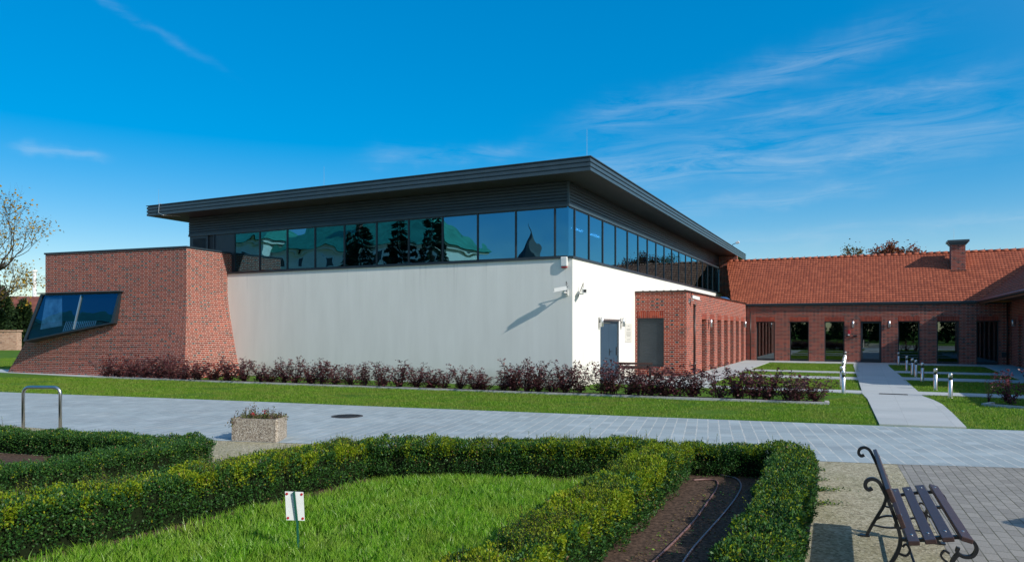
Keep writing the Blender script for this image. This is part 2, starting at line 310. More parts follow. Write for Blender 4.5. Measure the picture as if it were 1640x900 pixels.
M['olive_leaf'] = leafmat('olive_leaf', [(.09, .08, .025), (.14, .11, .03), (.16, .07, .03)], .6, .3, .2)
M['planter_leaf'] = leafmat('planter_leaf', [(.05, .07, .02), (.10, .13, .03), (.16, .17, .05), (.10, .05, .03)], .5, .25, .3)
M['planter_dead'] = leafmat('planter_dry_leaf', [(.09, .06, .06), (.15, .09, .08), (.20, .14, .10)], .7, .2, .2)
M['petal'] = leafmat('red_petal', [(.45, .03, .03), (.5, .05, .06)], .5, .3, .3)
def wood():
    m, n, l, p = new_mat('stained_plank'); b = NB(m); t = b.tex()
    f = b.noise(b.mapping(t, (1.2, 30, 30)), 2.5, 6, .65); c = b.ramp(f, [(.3, (.035, .018, .016)), (.55, (.062, .030, .024)), (.75, (.09, .05, .04))])
    l.new(c, p.inputs['Base Color']); p.inputs['Roughness'].default_value = .42; p.inputs['Specular IOR Level'].default_value = .5
    l.new(b.bump(f, .25, .004), p.inputs['Normal']); return m
M['wood'] = wood()

# ------------------------------------------------------------------ mesh helpers
class MB:
    """collects shapes; build() links them as ONE mesh object with metre-true UVs"""
    def __init__(s): s.v, s.f, s.m, s.uv = [], [], [], {}
    def face(s, pts, mi=0, uv=None):
        i = len(s.v); s.v += [tuple(p) for p in pts]; s.f.append(tuple(range(i, i+len(pts)))); s.m.append(mi)
        if uv: s.uv[len(s.f)-1] = uv
    def box(s, x0, x1, y0, y1, z0, z1, mi=0, skip=''):
        a = [(x0,y0,z0),(x1,y0,z0),(x1,y1,z0),(x0,y1,z0),(x0,y0,z1),(x1,y0,z1),(x1,y1,z1),(x0,y1,z1)]
        i = len(s.v); s.v += a
        for k, q in (('b',(0,3,2,1)),('t',(4,5,6,7)),('f',(0,1,5,4)),('r',(1,2,6,5)),('k',(2,3,7,6)),('l',(3,0,4,7))):
            if k not in skip: s.f.append(tuple(i+j for j in q)); s.m.append(mi)
        return s
    def obox(s, c, ax, ay, az, mi=0):
        c, ax, ay, az = map(Vector, (c, ax, ay, az)); i = len(s.v)
        for sx, sy, sz in ((-1,-1,-1),(1,-1,-1),(1,1,-1),(-1,1,-1),(-1,-1,1),(1,-1,1),(1,1,1),(-1,1,1)): s.v.append(tuple(c+ax*sx+ay*sy+az*sz))
        for q in ((0,3,2,1),(4,5,6,7),(0,1,5,4),(1,2,6,5),(2,3,7,6),(3,0,4,7)): s.f.append(tuple(i+j for j in q)); s.m.append(mi)
        return s
    def prism(s, pts, z0, z1, mi=0):
        n = len(pts); i = len(s.v); s.v += [(x, y, z0) for x, y in pts] + [(x, y, z1) for x, y in pts]
        s.f.append(tuple(range(i+n-1, i-1, -1))); s.m.append(mi); s.f.append(tuple(range(i+n, i+2*n))); s.m.append(mi)
        for k in range(n): s.f.append((i+k, i+(k+1)%n, i+n+(k+1)%n, i+n+k)); s.m.append(mi)
        return s
    def tube(s, pts, r, n=8, mi=0, cap=True, flat=None):
        pts = [Vector(p) for p in pts]; rs = r if isinstance(r, (list, tuple)) else [r]*len(pts); i = len(s.v); up = None
        for k, p in enumerate(pts):
            d = (pts[min(k+1, len(pts)-1)]-pts[max(k-1, 0)]).normalized()
            if up is None: up = d.orthogonal().normalized()
            up = (up-d*up.dot(d)).normalized(); w = d.cross(up)
            for j in range(n):
                a = 2*math.pi*j/n; s.v.append(tuple(p+(up*math.cos(a)+w*math.sin(a))*rs[k]))
        for k in range(len(pts)-1):
            for j in range(n): s.f.append((i+k*n+j, i+k*n+(j+1)%n, i+(k+1)*n+(j+1)%n, i+(k+1)*n+j)); s.m.append(mi)
        if cap:
            s.f.append(tuple(i+j for j in range(n-1, -1, -1))); s.m.append(mi); e = i+(len(pts)-1)*n; s.f.append(tuple(e+j for j in range(n))); s.m.append(mi)
        return s
    def sweep(s, pts, prof, side, mi=0):
        """profile (a,b) swept along planar path; a = in the path's plane normal 'side', b = in plane"""
        pts = [Vector(p) for p in pts]; side = Vector(side).normalized(); n = len(prof); i = len(s.v)
        for k, p in enumerate(pts):
            d = (pts[min(k+1, len(pts)-1)]-pts[max(k-1, 0)]).normalized(); w = d.cross(side)
            for a, b in prof: s.v.append(tuple(p+side*a+w*b))
        for k in range(len(pts)-1):
            for j in range(n): s.f.append((i+k*n+j, i+k*n+(j+1)%n, i+(k+1)*n+(j+1)%n, i+(k+1)*n+j)); s.m.append(mi)
        s.f.append(tuple(i+j for j in range(n-1, -1, -1))); s.m.append(mi); e = i+(len(pts)-1)*n; s.f.append(tuple(e+j for j in range(n))); s.m.append(mi)
        return s
    def lathe(s, prof, c=(0, 0, 0), n=20, mi=0):
        i = len(s.v); c = Vector(c)
        for r, z in prof:
            for j in range(n): a = 2*math.pi*j/n; s.v.append((c.x+r*math.cos(a), c.y+r*math.sin(a), c.z+z))
        for k in range(len(prof)-1):
            for j in range(n): s.f.append((i+k*n+j, i+k*n+(j+1)%n, i+(k+1)*n+(j+1)%n, i+(k+1)*n+j)); s.m.append(mi)
        return s
    def build(s, name, mats, parent=None, smooth=False, loc=None, rz=None, bevel=0):
        me = bpy.data.meshes.new(name); me.from_pydata(s.v, [], s.f)
        if not isinstance(mats, (list, tuple)): mats = [mats]
        for m in mats: me.materials.append(m)
        me.polygons.foreach_set('material_index', s.m)
        uvl = me.uv_layers.new(name='UVMap')
        for pi, p in enumerate(me.polygons):
            nn = p.normal
            if abs(nn.z) > .95: tx, ty = Vector((1, 0, 0)), Vector((0, 1, 0))
            else:
                tx = Vector((-nn.y, nn.x, 0)).normalized(); ty = nn.cross(tx); ty = ty if ty.z > 0 else -ty
            cu = s.uv.get(pi)
            for k, li in enumerate(p.loop_indices):
                if cu: uvl.data[li].uv = cu[k]; continue
                co = me.vertices[me.loops[li].vertex_index].co; uvl.data[li].uv = (co.dot(tx), co.dot(ty))
        if smooth: me.polygons.foreach_set('use_smooth', [True]*len(me.polygons))
        o = bpy.data.objects.new(name, me); COL.objects.link(o)
        if parent: o.parent = parent
        if loc is not None: o.location = loc
        if rz is not None: o.rotation_euler[2] = rz
        if bevel:
            bv = o.modifiers.new('bevel', 'BEVEL'); bv.width = bevel; bv.segments = 2; bv.limit_method = 'ANGLE'; bv.angle_limit = R(40)
        return o
def np_mesh(name, V, F, mats, MI=None, parent=None, smooth=False):
    """big foliage meshes: V (n,3), F (m,k) with constant k"""
    me = bpy.data.meshes.new(name); V = np.asarray(V, np.float32); F = np.asarray(F, np.int32); k = F.shape[1]
    me.vertices.add(len(V)); me.vertices.foreach_set('co', V.ravel()); me.loops.add(F.size); me.loops.foreach_set('vertex_index', F.ravel())
    me.polygons.add(len(F)); me.polygons.foreach_set('loop_start', np.arange(len(F), dtype=np.int32)*k); me.polygons.foreach_set('loop_total', np.full(len(F), k, np.int32))
    for m in mats: me.materials.append(m)
    if MI is not None: me.polygons.foreach_set('material_index', np.asarray(MI, np.int32))
    me.update(calc_edges=True); me.validate()
    o = bpy.data.objects.new(name, me); COL.objects.link(o)
    if parent: o.parent = parent
    return o
def unit(a): return a/np.maximum(np.linalg.norm(a, axis=-1, keepdims=True), 1e-9)
def leaf_quads(P, D, N, L, W):
    """rhombic leaves, base P, direction D, normal N, length L, width W -> V, F"""
    n = len(P); D = unit(D); S = unit(np.cross(N, D)); L = np.asarray(L).reshape(-1, 1)*np.ones((n, 1)); W = np.asarray(W).reshape(-1, 1)*np.ones((n, 1))
    Nn = unit(np.cross(D, S))
    V = np.stack([P, P+D*L*.5+S*W*.5+Nn*W*.18, P+D*L, P+D*L*.5-S*W*.5+Nn*W*.18], 1).reshape(-1, 3)
    return V, np.arange(4*n).reshape(-1, 4)
def tag(o, label=None, cat=None, group=None, kind=None):
    if label: o['label'] = label
    if cat: o['category'] = cat
    if group: o['group'] = group
    if kind: o['kind'] = kind
    return o
def empty(name, label, cat, loc=(0, 0, 0), rz=0, group=None):
    o = bpy.data.objects.new(name, None); COL.objects.link(o); o.location = loc; o.rotation_euler = (0, 0, rz); o.empty_display_size = .2
    return tag(o, label, cat, group)
def copy_tree(o, parent=None):
    c = o.copy(); COL.objects.link(c); c.parent = parent
    for ch in list(o.children): copy_tree(ch, c)
    return c
# building grid: local x = right along the long front, y = depth, origin at the white corner
TH = R(26.196); BX, BY = 1.908, 22.467; SB, CB = math.sin(TH), math.cos(TH)
def W(x, y, z=0.): return Vector((BX+CB*x+SB*y, BY-SB*x+CB*y, z))
F_, Y0_ = 1139.7, 525.63
def G(px, py, z=0.):
    Y = F_*(1.9-z)/(py-Y0_); return ((px-820)/F_*Y, Y)
BLOC, BRZ = (BX, BY, 0), -TH

# ------------------------------------------------------------------ ground, road, paths
def sheet(name, pts, z, mat, thick=None, kind='structure'):
    b = MB()
    if thick: b.prism(pts, z-thick, z)
    else: b.face([(x, y, z) for x, y in pts])
    o = b.build(name, mat); me = o.data
    bm = bmesh.new(); bm.from_mesh(me); bmesh.ops.triangulate(bm, faces=[f for f in bm.faces if len(f.verts) > 4]); bmesh.ops.recalc_face_normals(bm, faces=bm.faces); bm.to_mesh(me); bm.free()
    if not thick and me.polygons[0].normal.z < 0: me.flip_normals()
    return tag(o, kind=kind)
sheet('ground', [(-600, -400), (600, -400), (600, 800), (-600, 800)], 0, M['turf'])
ROAD_FAR = [(-70, 41), (-30, 26.6), G(0, 628), G(350, 641), G(700, 655), G(1050, 668.3), G(1405, 682), G(1545, 687), G(1640, 690), (14, 11.6), (30, 7)]
ROAD_NEAR = [(30, 2.2), (14, 7.4), G(1640, 750), G(1440, 744), G(1290, 738), G(850, 723), G(350, 706), G(150, 693), G(0, 681), (-30, 21.4), (-70, 35)]
sheet('road', ROAD_FAR+ROAD_NEAR, .008, M['road'])
edge0, edge1 = Vector((5.37, 9.87)), Vector((2.6, 3.5))
sheet('gravel_path', [(x, y+.05) for x, y in ROAD_NEAR[3:]] + [(-70, -12), (-3, -12), (edge1.x+.02-.43*8, edge1.y-8), (edge0.x+.02, edge0.y)], .004, M['gravel'])
sheet('yard_paving', [(edge1.x-.43*8, edge1.y-8), (30, -4), (30, 2.3), (14, 7.5), (G(1640, 750)[0], G(1640, 750)[1]+.02), (edge0.x, edge0.y+.05)], .006, M['yard'])
# concrete edging along the near side of the road
# courtyard: footpaths in building coordinates
def bsheet(name, pts, z, mat): return sheet(name, [tuple(W(x, y)[:2]) for x, y in pts], z*.55, mat, .06)
bsheet('footpath', [(8.51, -5.30), (8.33, 0.2), (8.19, 2.0), (8.19, 3.1), (8.09, 7.3), (7.82, 18.2), (7.8, 21.4), (9.4, 21.4), (9.4, 18.2), (9.62, 8.4), (9.7, 3.05), (9.71, 1.7), (9.88, .6), (9.98, -.5), (10.0, -2.5), (9.98, -5.10)], .055, M['concrete'])
SV = [(1.95, 2.92), (7.95, 9.35), (11.95, 13.1)]
for a, c in SV:
    xl = 3.55
    bsheet('path_strip', [(xl, a), (8.3 if a < 3 else 8.1, a), (8.3 if a < 3 else 8.1, c), (xl, c)], .045, M['concrete'])
for a, c in [(2.2, 3.3), (8.6, 10.2), (13.2, 14.6)]:
    bsheet('path_strip', [(9.5, a), (15.0, a), (15.0, c), (9.5, c)], .045, M['concrete'])
bsheet('pavement', [(2.05, 6.9), (2.05, 22.75), (15.03, 22.75), (15.03, 6), (13.3, 6), (13.6, 20.7), (9.4, 20.9), (7.8, 20.9), (3.59, 20.7), (3.53, 7.1), (3.62, 3.0), (3.65, 1.6), (2.9, 1.6), (2.0, 2.3), (.05, 2.3), (.05, 6.9)], .05, M['concrete'])
bsheet('pavement', [(-40, -2.85), (-18.2, -3.5), (-14.4, -3.25), (-14.4, -2.0), (-26, -2), (-40, -1.5)], .03, M['concrete'])

# ------------------------------------------------------------------ grass blades
def inside(P, poly):
    x, y = P[:, 0], P[:, 1]; r = np.zeros(len(P), bool); j = len(poly)-1
    for i in range(len(poly)):
        xi, yi = poly[i]; xj, yj = poly[j]
        r ^= ((yi > y) != (yj > y)) & (x < (xj-xi)*(y-yi)/(yj-yi+1e-12)+xi); j = i
    return r
def scatter(poly, dens):
    a = np.array(poly); lo, hi = a.min(0), a.max(0); n = int(np.prod(hi-lo)*dens)
    P = rng.uniform(lo, hi, (n, 2)); return P[inside(P, poly)]
def vnoise(P, s, seed=0):
    """cheap smooth 2-D value noise 0..1"""
    r = np.random.default_rng(seed); T = r.random((64, 64)); q = P*s; i = np.floor(q).astype(int); f = q-i; f = f*f*(3-2*f)
    g = lambda a, b: T[(i[:, 0]+a) % 64, (i[:, 1]+b) % 64]
    return (g(0,0)*(1-f[:,0])+g(1,0)*f[:,0])*(1-f[:,1])+(g(0,1)*(1-f[:,0])+g(1,1)*f[:,0])*f[:,1]
def blades(name, P, h, w, mat, z=0, lean=.5, label=None):
    n = len(P); a = rng.uniform(0, 2*np.pi, n); b = rng.uniform(0, 2*np.pi, n); h = h*np.ones(n)
    ln = (rng.uniform(.1, 1, n)**1.2*lean*h)
    B = np.c_[P, np.full(n, z)]; S = np.c_[np.cos(a), np.sin(a), np.zeros(n)]*w*.5; L = np.c_[np.cos(b), np.sin(b), np.zeros(n)]
    mid = B+L*(ln*.3)[:, None]+np.c_[np.zeros((n, 2)), h*.6]; tip = B+L*ln[:, None]+np.c_[np.zeros((n, 2)), h*.95]
    V = np.stack([B-S, B+S, mid+S*.75, tip, mid-S*.75], 1).reshape(-1, 3)
    o = np_mesh(name, V, np.arange(5*n).reshape(-1, 5), [mat]); return tag(o, label, 'grass', kind='stuff')
LAWN = [(-5.2, 3.9), (-3.75, 5.85), (-2.05, 8.1), (-1.6, 8.8), (1.25, 8.75), (1.5, 8.55), (.30, 5.75), (-.35, 4.0), (-1.0, 3.2), (-4.6, 3.2)]
P = scatter(LAWN, 4300); k = vnoise(P, 1.4, 3); keep = rng.random(len(P)) < .55+.6*k; P, k = P[keep], k[keep]
near_a = np.clip(((P-np.array([-3.65, 5.9]))@np.array([.83, -.56]))*2.2+.25, .1, 1)
sel = rng.random(len(P)) < near_a; P, k = P[sel], k[sel]
blades('lawn_grass', P, (.04+.09*k+.05*vnoise(P, 5., 8)+.05*rng.random(len(P)))*.9, .0065, M['blade'], 0, .7, 'long bright green grass filling the bed between the box hedges')
BED = [G(150, 605), G(1325, 648)]
bd = (Vector(BED[1])-Vector(BED[0])).normalized(); bn = Vector((-bd.y, bd.x))       # along the kerb / towards the building
k0, k1 = Vector(BED[0]), Vector(BED[1])
STRIP = [(-30, 27.2), tuple(W(-18.2, -3.6)[:2]), tuple(k0), tuple(k1), tuple(k1+bn*1.0), tuple(W(8.25, 1.8)[:2]), tuple(W(8.47, -5.2)[:2])] + [(x, y+.03) for x, y in ROAD_FAR[5:1:-1]] + [(-30, 26.65)]
P = scatter(STRIP, 1150); k = vnoise(P, .7, 5); k2 = vnoise(P*[.6, 1.5], 1.1, 15); P = P[(rng.random(len(P)) < .5+.8*k) & (rng.random(len(P)) > np.clip((k2-.70)*6, 0, .9))]
blades('verge_grass', P, (.018+.034*rng.random(len(P)))*(.7+.6*vnoise(P, 2.3, 6)), .010, M['blade_short'], 0, .9, 'short mown grass verge between the grey road and the kerbed shrub bed')
patches = []
for a, c in ((1.0, 1.9), (2.95, 7.9), (9.4, 11.9), (13.15, 20.6)): patches.append([(3.65, a), (8.12, a), (7.98, c), (3.65, c)])
for a, c in ((3.35, 8.55), (10.25, 13.15), (14.65, 20.6)): patches.append([(9.72, a), (13.3, a), (13.4, c), (9.5, c)])
patches.append([(10.05, -5.0), (16, -4.6), (16, 2.15), (9.85, 2.15), (9.98, .4)])
patches.append([(-24, -.9), (-40, -1.2), (-40, 10), (-24, 10)])
PP = []
for q in patches:
    w = [tuple(W(*c)[:2]) for c in q]; PP.append(scatter(w, 700 if q[0][1] < 5 else 340))
P = np.concatenate(PP); k = vnoise(P, .6, 9); P = P[rng.random(len(P)) < .45+.8*k]
blades('court_grass', P, (.022+.036*rng.random(len(P))), .013, M['blade_short'], 0, .8, 'short grass in the courtyard beds between pale paving strips')

# soil beds
sheet('soil_bed', [tuple(k0+bd*.1), tuple(k1-bd*.1), tuple(k1+bn*.85-bd*.1), tuple(k0+bn*.8+bd*.2)], .012, M['soil'])
sheet('soil_bed', [(-7.4, 2.6), (-5.6, 4.75), (-4.4, 6.15), (-3.3, 7.65), (-2.2, 9.2), (1.9, 9.3), (2.2, 9.5), (3.6, 9.3), (3.75, 9.0), (2.3, 5.75), (1.0, 2.8)], .010, M['soil'])
sheet('soil_bed', [(-13, 11.6), (-7.6, 10.75), (-4.7, 10.0), (-4.4, 9.5), (-6.3, 6.9), (-9.5, 3.5), (-14, 5)], .010, M['soil'])

# ------------------------------------------------------------------ hall building
hall = empty('hall_building', 'modern hall with white rendered walls, a blue glazed band and wide dark flat roof', 'building', BLOC, BRZ)
I = .225                                                       # inset of the glazed storey
HS, HW, HC, HB, HT = 4.18, 5.80, 6.61, 6.605, 7.04
XL, YE = -17.63, 28.86                                         # left end of the glazed storey, far end along the side
# white walls, with the door opening in the side wall (faces the courtyard, x = 0)
b = MB()
b.box(-17.0, 0, 0, .3, -.1, HS-.07, 0, 'b')                      # long front
for y0, y1, z0, z1 in ((.3, 2.72, -.1, HS-.07), (4.66, YE, -.1, HS-.07), (2.72, 4.66, 2.10, HS-.07)): b.box(-.3, 0, y0, y1, z0, z1, 0, 'b')
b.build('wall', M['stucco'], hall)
b = MB(); b.box(-17.2, .045, -.045, .30, HS-.07, HS, 0); b.box(-.30, .045, .30, YE, HS-.07, HS, 0); b.build('sill_flashing', M['metal'], hall)
# cladding band above the glass: overlapping horizontal boards
def ribbed(y_or_x, a0, a1, z0, z1, n, front=True):
    b = MB(); h = (z1-z0)/n
    for i in range(n):
        za, zb = z0+i*h, z0+(i+1)*h
        pr = [(0, za), (-.024, za+.012), (-.024, zb-.03), (-.004, zb-.018), (0, zb)]   # (out, z)
        for (o0, q0), (o1, q1) in zip(pr[:-1], pr[1:]):
            if front: b.face([(a0, y_or_x+o0, q0), (a1, y_or_x+o0, q0), (a1, y_or_x+o1, q1), (a0, y_or_x+o1, q1)])
            else: b.face([(y_or_x-o0, a0, q0), (y_or_x-o0, a1, q0), (y_or_x-o1, a1, q1), (y_or_x-o1, a0, q1)])
    return b
ribbed(I, XL, -I, HW+.08, HC, 7).build('cladding', M['metal'], hall)
ribbed(-I, I, YE, HW+.08, HC, 7, False).build('cladding', M['metal'], hall)
b = MB(); b.box(XL, XL+.1, I+.03, YE, HS, HC); b.box(XL+.1, -I-.03, I+.06, I+.2, HW+.08, HC-.01); b.box(-I-.2, -I-.06, I+.2, YE, HW+.08, HC-.01); b.build('storey_wall', M['metal'], hall)
b = MB(); b.box(XL, -I+.05, I-.05, I+.05, HW, HW+.08); b.box(-I-.05, -I+.05, I+.05, YE, HW, HW+.08); b.box(-I-.03, -I+.035, I-.035, I+.03, HW+.083, HC-.002)
b.build('window_head', M['metal_light'], hall)
# glazed band
mx = [-14.94, -13.54, -12.08, -10.67, -9.25, -7.76, -6.35, -4.93, -3.53, -2.09, -.69]
b = MB()
for x in mx: b.box(x-.028, x+.028, I-.03, I+.08, HS, HW)
b.box(mx[0], -.27, I-.012, I+.05, HS+.002, HS+.05); b.box(mx[0], -.27, I-.012, I+.05, HW-.04, HW-.002)
b.build('mullion', M['frame'], hall)
my = [.76, 2.12, 3.56, 5.05, 6.58, 8.08, 9.53, 10.98, 12.47, 13.97, 15.5, 17.05, 18.5, 20.0, 21.5, 23.05, 24.65, 26.3, 27.9]
b = MB()
for y in my: b.box(-I-.08, -I+.03, y-.028, y+.028, HS, HW)
b.box(-I-.05, -I+.012, .30, YE, HS+.002, HS+.05); b.box(-I-.05, -I+.012, .30, YE, HW-.04, HW-.002)
b.build('mullion', M['frame'], hall)
for x0, x1 in zip(mx, mx[1:]+[-I]):
    MB().box(x0, x1, I, I+.012, HS+.001, HW-.001).build('window_pane', M['glass'], hall)
for y0, y1 in zip([I+.014]+my, my+[YE]):
    MB().box(-I-.012, -I, y0, y1, HS+.001, HW-.001).build('window_pane', M['glass'], hall)
# solid panels and louvre at the left end of the band
b = MB(); b.box(XL+.1, -16.5, I, I+.05, HS, HW); b.box(-16.15, -16.1, I-.02, I+.05, HS, HW); b.box(-16.1, mx[0], I+.01, I+.05, HS, HW); b.build('side_panel', M['metal'], hall)
b = MB(); b.box(-16.5, -16.15, I+.04, I+.08, HS, HW)
for k in range(14): b.obox((-17.0+.0, I-.005, 5.02+k*.05), (.38, 0, 0), (0, .02, -.012), (0, .002, .004))
b.build('louvre', M['louvre'], hall)
# interior
b = MB(); b.box(-17.4, -.5, .5, 28.5, 4.05, 4.1); b.box(-17.4, -.5, .5, 28.5, 5.86, 5.9); b.build('interior_floor', M['interior'], hall)
b = MB(); b.box(-17.4, -.5, 9, 9.1, 4.1, 5.86); b.box(-8, -7.9, 9.1, 28.5, 4.1, 5.86); b.box(-17.4, -.5, 28.5, 28.6, 4.1, 5.86); b.build('interior_wall', M['interior_wall'], hall)
for y0, y1 in ((4.9, 6.0), (6.95, 8.2)): MB().box(-1.98, -1.86, y0, y1, 5.78, 5.82).build('strip_light', M['strip_light'], hall)
# roof slab: fascia with three ribs, soffit, top
ro = (-18.77, .944, -.944, 30.68)
b = MB(); x0, x1, y0, y1 = ro; hh = (HT-.025-HB)/3
def ring(b, off, za, zb, off2=None):
    off2 = off if off2 is None else off2
    A = [(x0-off, y0-off), (x1+off, y0-off), (x1+off, y1+off), (x0-off, y1+off)]; B = [(x0-off2, y0-off2), (x1+off2, y0-off2), (x1+off2, y1+off2), (x0-off2, y1+off2)]
    for k in range(4):
        j = (k+1) % 4; b.face([(*A[k], za), (*A[j], za), (*B[j], zb), (*B[k], zb)])
for i in range(3):
    za = HB+i*hh; ring(b, 0, za, za+.02, .0); ring(b, 0, za+.02, za+hh-.05); ring(b, 0, za+hh-.05, za+hh-.03, -.035); ring(b, -.035, za+hh-.03, za+hh-.012); ring(b, -.035, za+hh-.012, za+hh, 0)
ring(b, .02, HT-.025, HT); ring(b, 0, HT-.025, HT-.025, .02)
b.build('fascia', M['metal_light'], hall)
b = MB(); b.face([(x0-.02, y0-.02, HT), (x1+.02, y0-.02, HT), (x1+.02, y1+.02, HT), (x0-.02, y1+.02, HT)]); b.build('roof', M['metal'], hall)
b = MB(); b.box(x0+.002, x1-.002, y0+.002, y1-.002, HB+.005, HB+.03); b.build('soffit', M['soffit'], hall)
# down conductor at the left end of the fascia, roof rods
b = MB(); b.tube([(-17.95, -.30, HT+.02), (-17.95, -.97, HT+.02), (-17.95, -.985, HT-.1), (-17.98, -.985, HB+.08), (-17.75, -.97, HB-.03), (-17.4, -.4, HB-.03)], .012, 6); b.build('conductor_wire', M['alu'], hall)
for x, y, h in ((.78, -.80, .85), (-9.35, -.8, .75), (-18.35, -.7, .7)):
    b = MB(); b.tube([(x, y, HT), (x, y, HT+h)], [.006, .003], 5); b.build('lightning_rod', M['alu'], hall)
# side door
b = MB(); b.box(-.10, .02, 2.66, 2.72, 0, 2.16); b.box(-.10, .02, 4.66, 4.72, 0, 2.16); b.box(-.10, .02, 2.72, 4.66, 2.10, 2.16); b.build('door_frame', M['door'], hall)
for ya, yb in ((2.72, 3.685), (3.695, 4.66)):
    d = MB().box(-.08, -.03, ya, yb, .03, 2.09).build('door', M['door'], hall)
    if ya > 3:
        h = MB(); h.box(-.03, -.022, 3.72, 3.78, .92, 1.16); h.tube([(-.02, 3.75, 1.06), (.03, 3.75, 1.06), (.035, 3.88, 1.06)], .011, 6); h.build('handle', M['black_plastic'], d)
        h = MB(); h.box(-.03, -.008, 4.5, 4.58, .9, 1.2); h.build('lock_plate', M['frame'], d)
b = MB(); b.box(.02, .10, 2.6, 4.78, 2.17, 2.23); b.build('door_canopy', M['alu'], hall)
# flared brick block at the left end of the front
top = [(-22.22, -3.04), (-14.81, -2.21), (-15.13, .25), (-22.22, 6)]
bot = [(-24.88, -3.05), (-14.42, -2.62), (-14.36, .25), (-24.9, 6)]
ZT = 4.95; ZF = 3.35
def flare(z): return 0 if z >= ZF else ((ZF-z)/ZF)**1.28
def bp(i, z):
    f = flare(z); return Vector((top[i][0]+(bot[i][0]-top[i][0])*f, top[i][1]+(bot[i][1]-top[i][1])*f, z))
zs = [-.1]+list(np.linspace(0.0, ZF, 15))+[ZT]
b = MB()
for a, c in ((0, 1), (1, 2), (3, 0)):
    L0 = 0.
    for z0, z1 in zip(zs[:-1], zs[1:]):
        q = [bp(a, z0), bp(c, z0), bp(c, z1), bp(a, z1)]
        s0 = (bp(c, 3.4)-bp(a, 3.4)).normalized()
        org = bp(c, 3.4) if a == 0 else bp(a, 3.4)
        b.face(q, 0, [((v-org).dot(s0), v.z*1.02) for v in q])
b.face([bp(0, ZT), bp(1, ZT), bp(2, ZT), bp(3, ZT)])
b.build('brick_block', M['brick_block'], hall)
b = MB(); e = .04
cp = [(-22.22-e, -3.04-e), (-14.81+e, -2.21-e), (-15.13+e, .14), (-15.45, .14), (-15.2, -1.85), (-21.9, -2.6), (-21.9, 6), (-22.22-e, 6)]
b.prism(cp, ZT+.002, ZT+.07); b.build('coping', M['metal'], hall)
# slanted window of the block
def ray_plane(px, py, p0, nrm):
    d = Vector(((px-820)/F_, 1, -(py-Y0_)/F_)); o = Vector((0, 0, 1.9)); t = (p0-o).dot(nrm)/d.dot(nrm); q = o+d*t
    dx, dy = q.x-BX, q.y-BY; return Vector((CB*dx-SB*dy, SB*dx+CB*dy, q.z))
p_tl, p_tr = W(-22.22, -3.04-.06), W(-14.81, -2.21-.06)
nr = (p_tr-p_tl).cross(Vector((0, 0, 1))).normalized(); nr2 = (nr+Vector((0, 0, -.13))).normalized() if nr.y < 0 else (-nr+Vector((0, 0, -.13))).normalized()
base_p = p_tl+Vector((0, 0, 3.3)); nr2 = Vector((nr2.x, nr2.y, .135)).normalized()
quad = [ray_plane(*q, base_p, nr2) for q in ((66, 472), (192, 468.5), (180, 517), (38, 546))]
cen = sum(quad, Vector())/4; nl = (quad[1]-quad[0]).cross(quad[3]-quad[0]).normalized(); nl = nl if nl.y < 0 else -nl
def ins(q, d): return [cen+(p-cen)*(1-d/((p-cen).length)) for p in q]
outer = ins(quad, -.05); inner = ins(quad, .09)
back = [p-nl*.9 for p in outer]
b = MB()
for k in range(4):
    j = (k+1) % 4; b.face([outer[k], outer[j], inner[j], inner[k]]); b.face([outer[k], outer[j], back[j], back[k]]); b.face([inner[k], inner[j], inner[j]-nl*.06, inner[k]-nl*.06])
ma, mb_ = quad[0].lerp(quad[1], .525), quad[3].lerp(quad[2], .567); dd = (mb_-ma).normalized(); sd = dd.cross(nl).normalized()
win = b.build('slanted_window', M['frame'], hall)
b = MB(); b.obox((ma+mb_)/2-nl*.03+nl*.012, dd*((mb_-ma).length/2-.07), sd*.025, nl*.03); b.build('window_mullion', M['alu'], win)
b = MB(); b.face([p-nl*.045 for p in inner]); b.build('window_pane', M['glass_slant'], win)
e0, e1, e2 = inner[0], inner[1], inner[3]
def inq(u, v, d): return (inner[0]*(1-u)+inner[1]*u)*(1-v)+(inner[3]*(1-u)+inner[2]*u)*v-nl*d
b = MB(); b.face([inq(.04, .04, .051), inq(.26, .04, .051), inq(.40, .80, .051), inq(.13, .80, .051)]); b.build('roller_blind', simple('blind_cloth', (.55, .62, .62), .8, 0, .2, .45, 3), win)
b = MB()
for k in range(17):
    u = .43+k*.023; b.face([inq(u, .70+.008*k, .053), inq(u+.010, .70+.008*k, .053), inq(u+.010, .97, .053), inq(u, .97, .053)])
b.build('inner_railing', simple('pale_railing', (.8, .8, .82), .6), win)
b = MB(); b.face([p-nl*.058 for p in ins(quad, .08)]); b.build('dark_backing', M['interior'], win)  # dark sheet close behind the glass, standing in for the unlit interior
b = MB(); b.face([p-nl*.85 for p in outer]); b.build('interior_wall', M['interior'], win)
b = MB(); b.obox((outer[0]+outer[1])/2+Vector((0, -.02, .03)), (outer[1]-outer[0])/2+Vector((.08, 0, 0)), (0, .08, 0), (0, 0, .02)); b.build('window_flashing', M['frame'], win)

